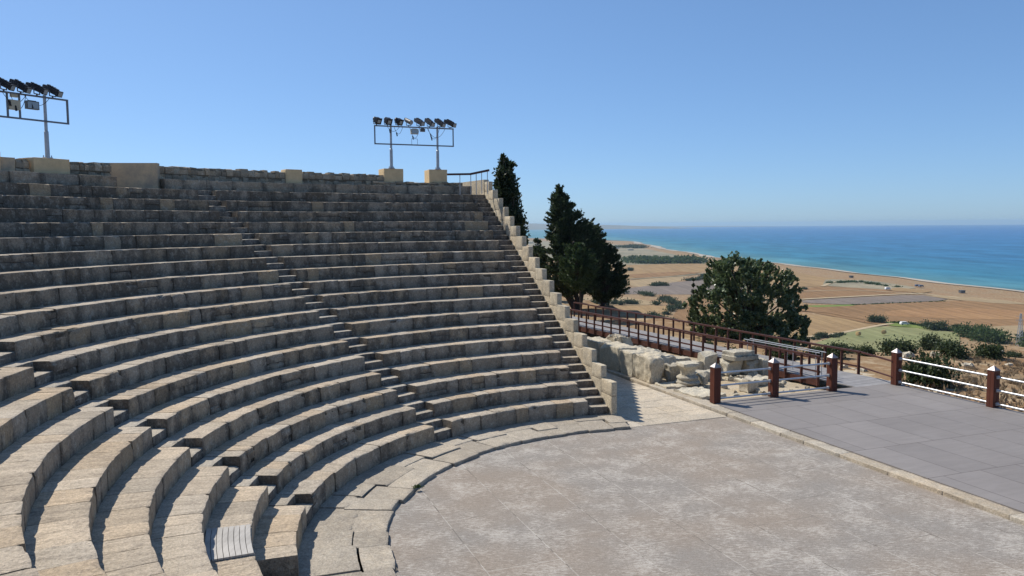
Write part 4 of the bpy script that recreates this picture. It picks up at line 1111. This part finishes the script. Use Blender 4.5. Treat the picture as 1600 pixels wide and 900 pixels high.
tree('juniper_tree', bA, env_clumps(envA, Y, 110, 5.5, 9, 2, 0), 'tallest dark conifer with a ragged pointed crown, left in the clump beside the walkway', 'tree', M_JUNIPER, 60000, .125, 102, .24, sprays=env_sprays(envA, Y, 330, 12, 1.9, 12), sp_n=110, trunk_paths=
    
     [[bA, pa(902, 470), pa(896, 440), pa(885, 380), pa(876, 320)], [pa(902, 484), pa(892, 465), pa(884, 440)], [pa(904, 484), pa(910, 455), pa(918, 430)], [pa(900, 486), pa(886, 464), pa(870, 452)]], up=.9, asp=2.6, shell=.3)
Y2 = 65
envB = [(344, 916, 928), (356, 905, 938), (368, 902, 944), (380, 906, 946), (392, 904, 964), (404, 902, 968), (416, 900, 974), (428, 900, 978), (440, 904, 982), (452, 908, 982), (460, 922, 972), (468, 932, 952)]
bB = (atY(940, 488, Y2)[0], Y2, gz-.1); pb = lambda x, y: atY(x, y, Y2)
tree('juniper_tree', bB, env_clumps(envB, Y2, 85, 5, 8.5, 3, 0), 'lower dark conifer on a forked trunk, right in the clump beside the walkway', 'tree', M_JUNIPER, 46000, .125, 103, .2, sprays=env_sprays(envB, Y2, 250, 11, 1.9, 13), sp_n=110, trunk_paths=
    
     [[bB, pb(941, 474), pb(940, 455), pb(935, 410)], [pb(942, 476), pb(950, 462), pb(948, 445)]], up=.7, asp=2.4, shell=.3)
Y3 = 56; bC = (atY(909, 492, Y3)[0], Y3, gz+.1); pc = lambda x, y: atY(x, y, Y3)
envC = [(383, 898, 906), (392, 888, 914), (402, 882, 924), (414, 880, 928), (426, 876, 930), (438, 880, 924), (448, 888, 914)]
tree('pine_tree', bC, env_clumps(envC, Y3, 26, 4, 7, 4, 26), 'small brighter green tree in front of the dark conifers', 'tree', M_BRIGHT, 12000, .12, 104, .09, sprays=env_sprays(envC, Y3, 120, 11, 1.8, 14, .9, 7), sp_n=70, trunk_paths=[[bC, pc(907, 465), pc(904, 430), pc(904, 405)]], up=.3, asp=2.2, shell=.3)
Y4 = 70; bD = (atY(843, 480, Y4)[0], Y4, gz)
envD = [(376, 838, 842), (390, 833, 850), (405, 832, 854), (420, 834, 858), (435, 836, 862), (450, 842, 866), (465, 846, 862)]
tree('young_conifer', bD, env_clumps(envD, Y4, 22, 4, 7, 5, 30), 'young conifer just behind the stepped wall, at the left foot of the dark clump', 'tree', M_JUNIPER, 16000, .13, 105, .1, sprays=env_sprays(envD, Y4, 80, 8, 1.6, 15), sp_n=70, up=.5, shell=.3)
# broad carob-like tree
Y5 = 47
envE = [(403, 1128, 1172), (410, 1108, 1192), (420, 1104, 1215), (432, 1100, 1238), (445, 1094, 1244), (460, 1086, 1242), (475, 1080, 1250), (490, 1084, 1254), (505, 1080, 1262), (520, 1084, 1262), (535, 1090, 1262), (548, 1110, 1250)]
bE = (atY(1172, 560, Y5)[0], Y5, -1.3); pe = lambda x, y: atY(x, y, Y5)
ce = env_clumps(envE, Y5, 165, 5, 9.5, 6, 0, depth=.8)
for (x, y, r_) in ((1140, 405, 5), (1160, 409, 5), (1188, 412, 5), (1124, 412, 4), (1232, 428, 6), (1242, 436, 4), (1250, 452, 4), (1258, 480, 4), (1078, 468, 4), (1070, 476, 3)): ce.append((atY(x, y, Y5+random.Random(x).uniform(-1, 1)), r_/F*Y5))
tree('carob_tree', bE, ce, 'broad round-crowned leafy tree behind the middle of the walkway', 'tree', M_CAROB, 58000, .145, 106, .24, sprays=env_sprays(envE, Y5, 420, 7, 2.6, 16, 1.2, 6, .8), sp_n=70, trunk_paths=[[bE, pe(1172, 540), pe(1170, 510), pe(1165, 460)]], up=.1, asp=1.5, shell=.4)
Y6 = 52; bF = (atY(1083, 545, Y6)[0], Y6, -1.4)
L6 = [(1083.5, y, r) for y, r in ((438, 1.2), (446, 2), (456, 3), (466, 4), (476, 5), (487, 6), (498, 7), (509, 7.5), (520, 8), (532, 8), (543, 8))]
tree('cypress_tree', bF, [(atY(x, y, Y6), r/F*Y6) for x, y, r in L6], 'slim young cypress against the left flank of the broad leafy tree', 'cypress', M_CYPRESS, 8000, .09, 107, .07, up=1.3, asp=2.4, shell=.6)

# bushes: a few prototypes, copied
def bush_proto(name, mat, seed, n, size, lumps, sy=1.0, flat=.7):
    rng = np.random.default_rng(seed); mb = MB()
    for i in range(lumps):
        a = rng.uniform(0, 6.28); q = rng.uniform(.1, .62); r_ = rng.uniform(.28, .48)
        c = (math.cos(a)*q, math.sin(a)*q*.8, r_*flat*rng.uniform(.7, 1.35))
        leaves(mb, c, (r_, r_, r_*flat), n//lumps, size, rng, up=.3, asp=1.6, shell=.55)
    o = MB(); 
    return mb
BP = {'green': [bush_proto('bush', M_BUSH, s, 4200, .075, 9) for s in (1, 2, 3, 4)], 'dry': [bush_proto('shrub', M_DRY, s, 1300, .07, 6, flat=.6) for s in (5, 6, 7)]}
BM = {}
def bush(name, kind, idx, px, py, wpx, hpx, label, cat, group, floor=None):
    X, Y, Z = ground_at(px, py) if floor is None else at(px, py, floor)
    key = (kind, idx)
    if key not in BM:
        mb = BP[kind][idx]; m = {'green': M_BUSH, 'dry': M_DRY}[kind]
        root = D.objects.new(name, None); C.objects.link(root); ORG[root] = np.zeros(3)
        f = obj('foliage', mb, m, root); st = MB(); rs = random.Random(idx)
        for i in range(5):
            a = rs.uniform(0, 6.28); st.tube([(0, 0, -.1), (math.cos(a)*.15, math.sin(a)*.15, .2), (math.cos(a)*.35, math.sin(a)*.35, .45)], [.03, .022, .01], 5)
        obj('stem', st, M_BARK, root); BM[key] = root; o = root
    else: o = copy_tree(BM[key]); o.name = name
    o.location = (X, Y, Z-.05); s = wpx/F*Y/1.75; hs = hpx/F*Y/.80
    o.scale = (s, s, hs); o.rotation_euler = (0, 0, (px*7.3) % 6.28)
    tag(o, label, cat, group); return o
GB = 'dark green bushes on the slope and plain'
GL = [(1402, 556, 74, 34, 'largest dark round bush, left of the tall seaward barrier post'), (1352, 556, 40, 22, 'dark bush just left of the largest round one'), (1455, 547, 44, 30, 'tall dark bush right of the largest round one'),
      (1494, 557, 74, 30, 'wide dark bush in the middle of the hillside row'), (1543, 559, 60, 30, 'dark bush at the right end of the hillside row'), (1583, 558, 32, 13, 'low olive bush near the right edge'),
      (1448, 603, 96, 62, 'big dusky bush close behind the steel rails'), (1300, 556, 60, 26, 'bush behind the walkway rail, right of the broad tree'), (1272, 556, 40, 22, 'bush at the right foot of the broad leafy tree'),
      (1325, 552, 34, 18, 'small round bush on the near edge of the green meadow'), (1225, 560, 60, 30, 'bush under the right side of the broad leafy tree'), (1210, 556, 34, 30, 'bluish bush behind the walkway by the steel handrail'),
      (1100, 548, 40, 22, 'olive bush behind the walkway under the slim cypress'), (1130, 560, 60, 24, 'bush behind the walkway below the broad tree')]
for i, (x, y, w_, h_, lb) in enumerate(GL): bush('bush', 'green', i % 4, x, y, w_, h_, lb, 'bush', GB)
FLD = [(1369, 503, 32, 14, 'lone rounded bush on the far edge of the green meadow'), (1464, 515, 46, 18, 'wide bush standing among the orange stubble fields'), (1495, 513, 20, 9, 'small bush right of the wide one in the stubble'),
       (1281, 526, 28, 9, 'low bush where the meadow meets the golden field'), (984.5, 423, 12, 7, 'tiny round tree alone on the far golden field'), (1257, 452, 12, 5, 'tiny bush beside the right flank of the broad tree')]
for i, (x, y, w_, h_, lb) in enumerate(FLD): bush('bush', 'green', i % 4, x, y, w_, h_, lb, 'bush', GB, PLAIN+.3)
rs = random.Random(77)
for i in range(44):
    x = rs.uniform(1395, 1640); y = 552+rs.random()**.8*50
    if x < 1490 and y > 585: continue
    bush('shrub', 'dry', i % 3, x, y, rs.uniform(9, 20)*(1+(y-552)/50), rs.uniform(4, 8)*(1+(y-552)/60), 'low dry grey-brown shrub on the reddish slope beyond the steel rails', 'shrub', 'dry shrubs on the slope')
for (x, y) in ((958, 503), (966, 505), (975, 501), (1050, 525), (1062, 528)):
    bush('shrub', 'green', int(x) % 4, x, y, 14, 9, 'small green shrub beside the far side of the walkway', 'shrub', 'green shrubs behind the walkway', -.9)
# boulders on the slope
rs = random.Random(66)
for i, (x, y, w_, h_, lb) in enumerate([(1417, 558, 26, 9, 'white boulder just right of the tall barrier post'), (1462, 556, 22, 8, 'white outcrop above the steel rails'), (1510, 572, 24, 6, 'flat pale outcrop in the middle of the slope'), (1560, 551, 20, 6, 'pale boulder at the right end of the bush row'),
        (1484, 557, 12, 6, 'small grey boulder between two dark bushes'), (1345, 580, 22, 8, 'pale stone heap behind the walkway end'), (1318, 575, 16, 9, 'upright pale stone behind the walkway end'), (1300, 570, 18, 8, 'pale stone behind the second walkway rail post'), (1575, 570, 16, 4, 'small flat outcrop near the right edge')]):
    X, Y, Z = ground_at(x, y); mb = MB(); s = w_/F*Y*.9; rough_box(mb, (X, Y, Z-.25), (s, s*.8, h_/F*Y*.75+.2), rs.uniform(0, 3), rs, .10*s**.5, None, (.6, .2, .4), .25, .10*s**.5, 3)
    tag(obj('boulder', mb, M_RUIN, None, 60), lb, 'boulder', 'pale boulders on the slope')
# reed belt, hedges and far woods: nobody could count the plants
def belt(px, wd, hgt, n, size, mat, label, name, seed, cat):
    rng = np.random.default_rng(seed); P = [np.array(at(x, y, PLAIN+.1)) for x, y in px]; mb = MB(); seg = [np.hypot(*(b-a)[:2]) for a, b in zip(P, P[1:])]; tot = sum(seg)
    m_ = max(4, int(tot/ (wd*.55)))
    for i in range(m_):
        q = rng.random()*tot; k = 0
        while q > seg[k]: q -= seg[k]; k += 1
        d = (P[k+1]-P[k])/seg[k]; c = P[k]+d*q+np.array([-d[1], d[0], 0])*rng.uniform(-.5, .5)*wd
        r_ = wd*rng.uniform(.25, .5); leaves(mb, (c[0], c[1], PLAIN+hgt*.45*rng.uniform(.7, 1.2)), (r_, r_, hgt*.55), max(8, n//m_), size, rng, up=.8, asp=1.8, shell=.5)
    o = obj(name, mb, mat); tag(o, label, cat, None, 'stuff'); return o
belt([(1500, 527), (1540, 529), (1600, 543), (1680, 556)], 14, 5.5, 16000, .8, M_REED, 'belt of green reeds below the right end of the fields', 'reed_belt', 1, 'reeds')
belt([(989, 411), (1030, 409), (1075, 412)], 60, 8, 12000, 3.0, M_REED, 'olive wood beyond the far golden field', 'far_wood', 2, 'wood')
belt([(880, 474), (940, 475), (1000, 476), (1042, 478)], 8, 3.2, 9000, .7, M_BUSH, 'dark hedge line along the pale field behind the conifers', 'hedge', 3, 'hedge')
belt([(973, 459), (1010, 460), (1040, 468), (1058, 480), (1040, 489), (1016, 498), (1060, 508)], 9, 3.0, 11000, .7, M_BUSH, 'scrub along the winding dry stream', 'stream_scrub', 4, 'scrub')
belt([(1010, 447), (1040, 446)], 10, 3, 3500, .9, M_BUSH, 'low thicket on the corner of the grey field', 'thicket', 5, 'thicket')
belt([(1060, 439), (1100, 437), (1110, 431), (1190, 433)], 10, 3, 6000, 1.0, M_BUSH, 'hedge on the far side of the grey field', 'hedge', 6, 'hedge')
belt([(1290, 443), (1340, 441), (1400, 449)], 8, 1.8, 3500, .9, M_REED, 'low scrub line just inland of the beach', 'scrub_line', 7, 'scrub')
belt([(985, 384), (1000, 388), (960, 386)], 40, 5, 2500, 2.5, M_BUSH, 'trees on the far point of the coast', 'far_trees', 9, 'wood')
belt([(1262, 532), (1300, 527), (1312, 523)], 4, 1.5, 1500, .6, M_BUSH, 'low growth along the near corner of the meadow', 'field_margin', 10, 'scrub')
belt([(1330, 477), (1400, 474), (1480, 471)], 2.5, .8, 1500, .5, M_REED, 'weedy margin between the grey field and the stubble', 'field_margin', 11, 'scrub')
belt([(1394, 504), (1440, 510), (1500, 519)], 4, 1.6, 2000, .6, M_REED, 'green growth along the bright strip beyond the meadow', 'field_margin', 12, 'scrub')
# weed in the paving joint
rw = np.random.default_rng(3); X, Y, Z = at(652, 762, .08); mb = MB(); leaves(mb, (X, Y, Z+.02), (.12, .08, .035), 90, .035, rw, up=1.5, asp=2.5, shell=0)
tag(obj('small_plant', mb, M_REED), 'small green weed in the joint on the inner edge of the curved paving', 'weed', None, 'stuff')
# dry grass tufts on the slope and terrace
rng = np.random.default_rng(9); mb = MB(); n = 600
d_ = []
for i in range(n):
    x = rng.uniform(1395, 1640); y = 545+rng.random()*100
    X, Y, Z = ground_at(x, y, 24, 300)
    s = rng.uniform(.1, .28)
    leaves(mb, (X, Y, Z+s*.4), (s*.8, s*.8, s), 5, .10, rng, up=2., asp=3, shell=0)
tag(obj('dry_grass', mb, M_DRY), 'dry grass tufts over the reddish slope', 'grass', None, 'stuff')

# ------------------------------------------------------------------ things on the plain
M_STRAW = plain('straw', (.48, .33, .15), 1, 0, 3, .3, .5)
M_WHITE = plain('white paint', (.75, .75, .73), .4, 0, 2, .1)
M_DARKBLUE = plain('dark blue paint', (.04, .07, .14), .4, 0, 2, .1)
M_TYRE = plain('tyre rubber', (.02, .02, .02), .8)
for i, (x, y, a, lb) in enumerate(((1227, 0, 0, ''), )): pass
for (x, y, a, lb) in ((1341, 524, .4, 'round straw bale, the left of two on the green meadow'), (1381, 521.5, .9, 'round straw bale, the right of two on the green meadow')):
    X, Y, Z = at(x, y, PLAIN+.95); mb = MB(); dx, dy = math.cos(a)*.8, math.sin(a)*.8
    mb.tube([(X-dx, Y-dy, Z+.9), (X-dx*.95, Y-dy*.95, Z+.9), (X+dx*.95, Y+dy*.95, Z+.9), (X+dx, Y+dy, Z+.9)], [1.0, 1.08, 1.08, 1.0], 18)
    tag(obj('straw_bale', mb, M_STRAW, None, 40), lb, 'bale', 'straw bales on the meadow')
def vehicle(px, py, a, mat, label, kind='van', z=PLAIN+.9):
    X, Y, Z = at(px, py, z); v = thing('parked_'+kind, (X, Y, Z), label, kind, 'vehicles on the plain')
    cr, sr = math.cos(a), math.sin(a); T = lambda x, y, zz: (X+x*cr-y*sr, Y+x*sr+y*cr, Z+zz)
    mb = MB()
    def ring(pts): 
        V = [T(x, s*.9, zz) for s in (-1, 1) for x, zz in pts]; n = len(pts)
        mb.add(V, [tuple(range(n)), tuple(range(n, 2*n))[::-1]]+[(i, i+n, (i+1) % n+n, (i+1) % n) for i in range(n)])
    ring([(-2.3, .35), (2.3, .35), (2.35, .95), (1.5, 1.1), (1.0, 1.75 if kind == 'car' else 2.0), (-1.9, 1.75 if kind == 'car' else 2.1), (-2.3, 1.0)])
    obj('body', mb, mat, v); g = MB()
    for s in (-1, 1): c = T(-.3, s*.905, 1.4); g.box(c, (2.2, .01, .45), a)
    obj('window', g, M_GLASS, v)
    for x in (-1.5, 1.5):
        for s in (-1, 1): m2 = MB(); m2.tube([T(x, s*.72, .34), T(x, s*.93, .34)], .34, 12); obj('wheel', m2, M_TYRE, v)
vehicle(1387, 452.5, .2, M_WHITE, 'white van parked on the stubble towards the beach', 'van')
vehicle(1413, 507.5, .1, M_WHITE, 'white car on the vivid green strip beyond the meadow', 'car')
vehicle(1434, 447.6, .1, M_DARKBLUE, 'dark blue car parked on the beach', 'car')
vehicle(1439, 448.2, .3, M_DARKBLUE, 'second dark car, just right of the blue one on the beach', 'car')
# beach huts
def hut(px, py, a, w_, label, wm=None):
    X, Y, Z = at(px, py, PLAIN+.3); h_ = thing('beach_hut', (X, Y, Z), label, 'hut', 'huts near the shore'); mb = MB()
    mb.box((X, Y, Z+.9), (w_, w_*.7, 1.8), a); obj('wall', mb, wm or M_BEIGE, h_)
    mb = MB(); mb.box((X, Y, Z+1.93), (w_+.5, w_*.7+.5, .25), a); obj('roof', mb, M_GREYLAMP, h_)
hut(1330, 433.8, .2, 3.4, 'small dark hut on the beach, left of the parked dark cars', M_GREYLAMP); hut(1503, 457.5, .2, 3.8, 'low dark hut on the beach towards the right edge', M_GREYLAMP)
hut(962, 388, .3, 14, 'pale building far off among the coastal scrub'); hut(985, 391, .1, 12, 'second pale building far off on the coast, right of the first'); hut(829, 380, .3, 16, 'far pale building between the cypress and the dark conifers'); hut(838, 383, 0, 14, 'far pale building just left of the dark conifers')
# lattice mast
X, Y, Z = at(1593, 541, PLAIN); pm = thing('lattice_mast', (X, Y, Z), 'slender steel lattice mast at the right edge', 'mast'); Hm = 52/F*Y; mb = MB()
for a, b_ in ((-1, -1), (1, -1), (1, 1), (-1, 1)): mb.bar((X+a*1.1, Y+b_*1.1, Z), (X+a*.2, Y+b_*.2, Z+Hm), .16)
for i in range(12):
    f0, f1 = i/12, (i+1)/12; w0_ = 1.1-.9*f0; w1_ = 1.1-.9*f1
    for s in (-1, 1):
        mb.bar((X-w0_, Y+s*w0_, Z+Hm*f0), (X+w1_, Y+s*w1_, Z+Hm*f1), .09); mb.bar((X+s*w0_, Y-w0_, Z+Hm*f0), (X+s*w1_, Y+w1_, Z+Hm*f1), .09)
obj('mast', mb, M_STEEL, pm)
mb = MB(); 
for q in (.80, .92): mb.bar((X-2.2, Y, Z+Hm*q), (X+2.2, Y, Z+Hm*q), .14)
obj('cross_arm', mb, M_STEEL, pm)
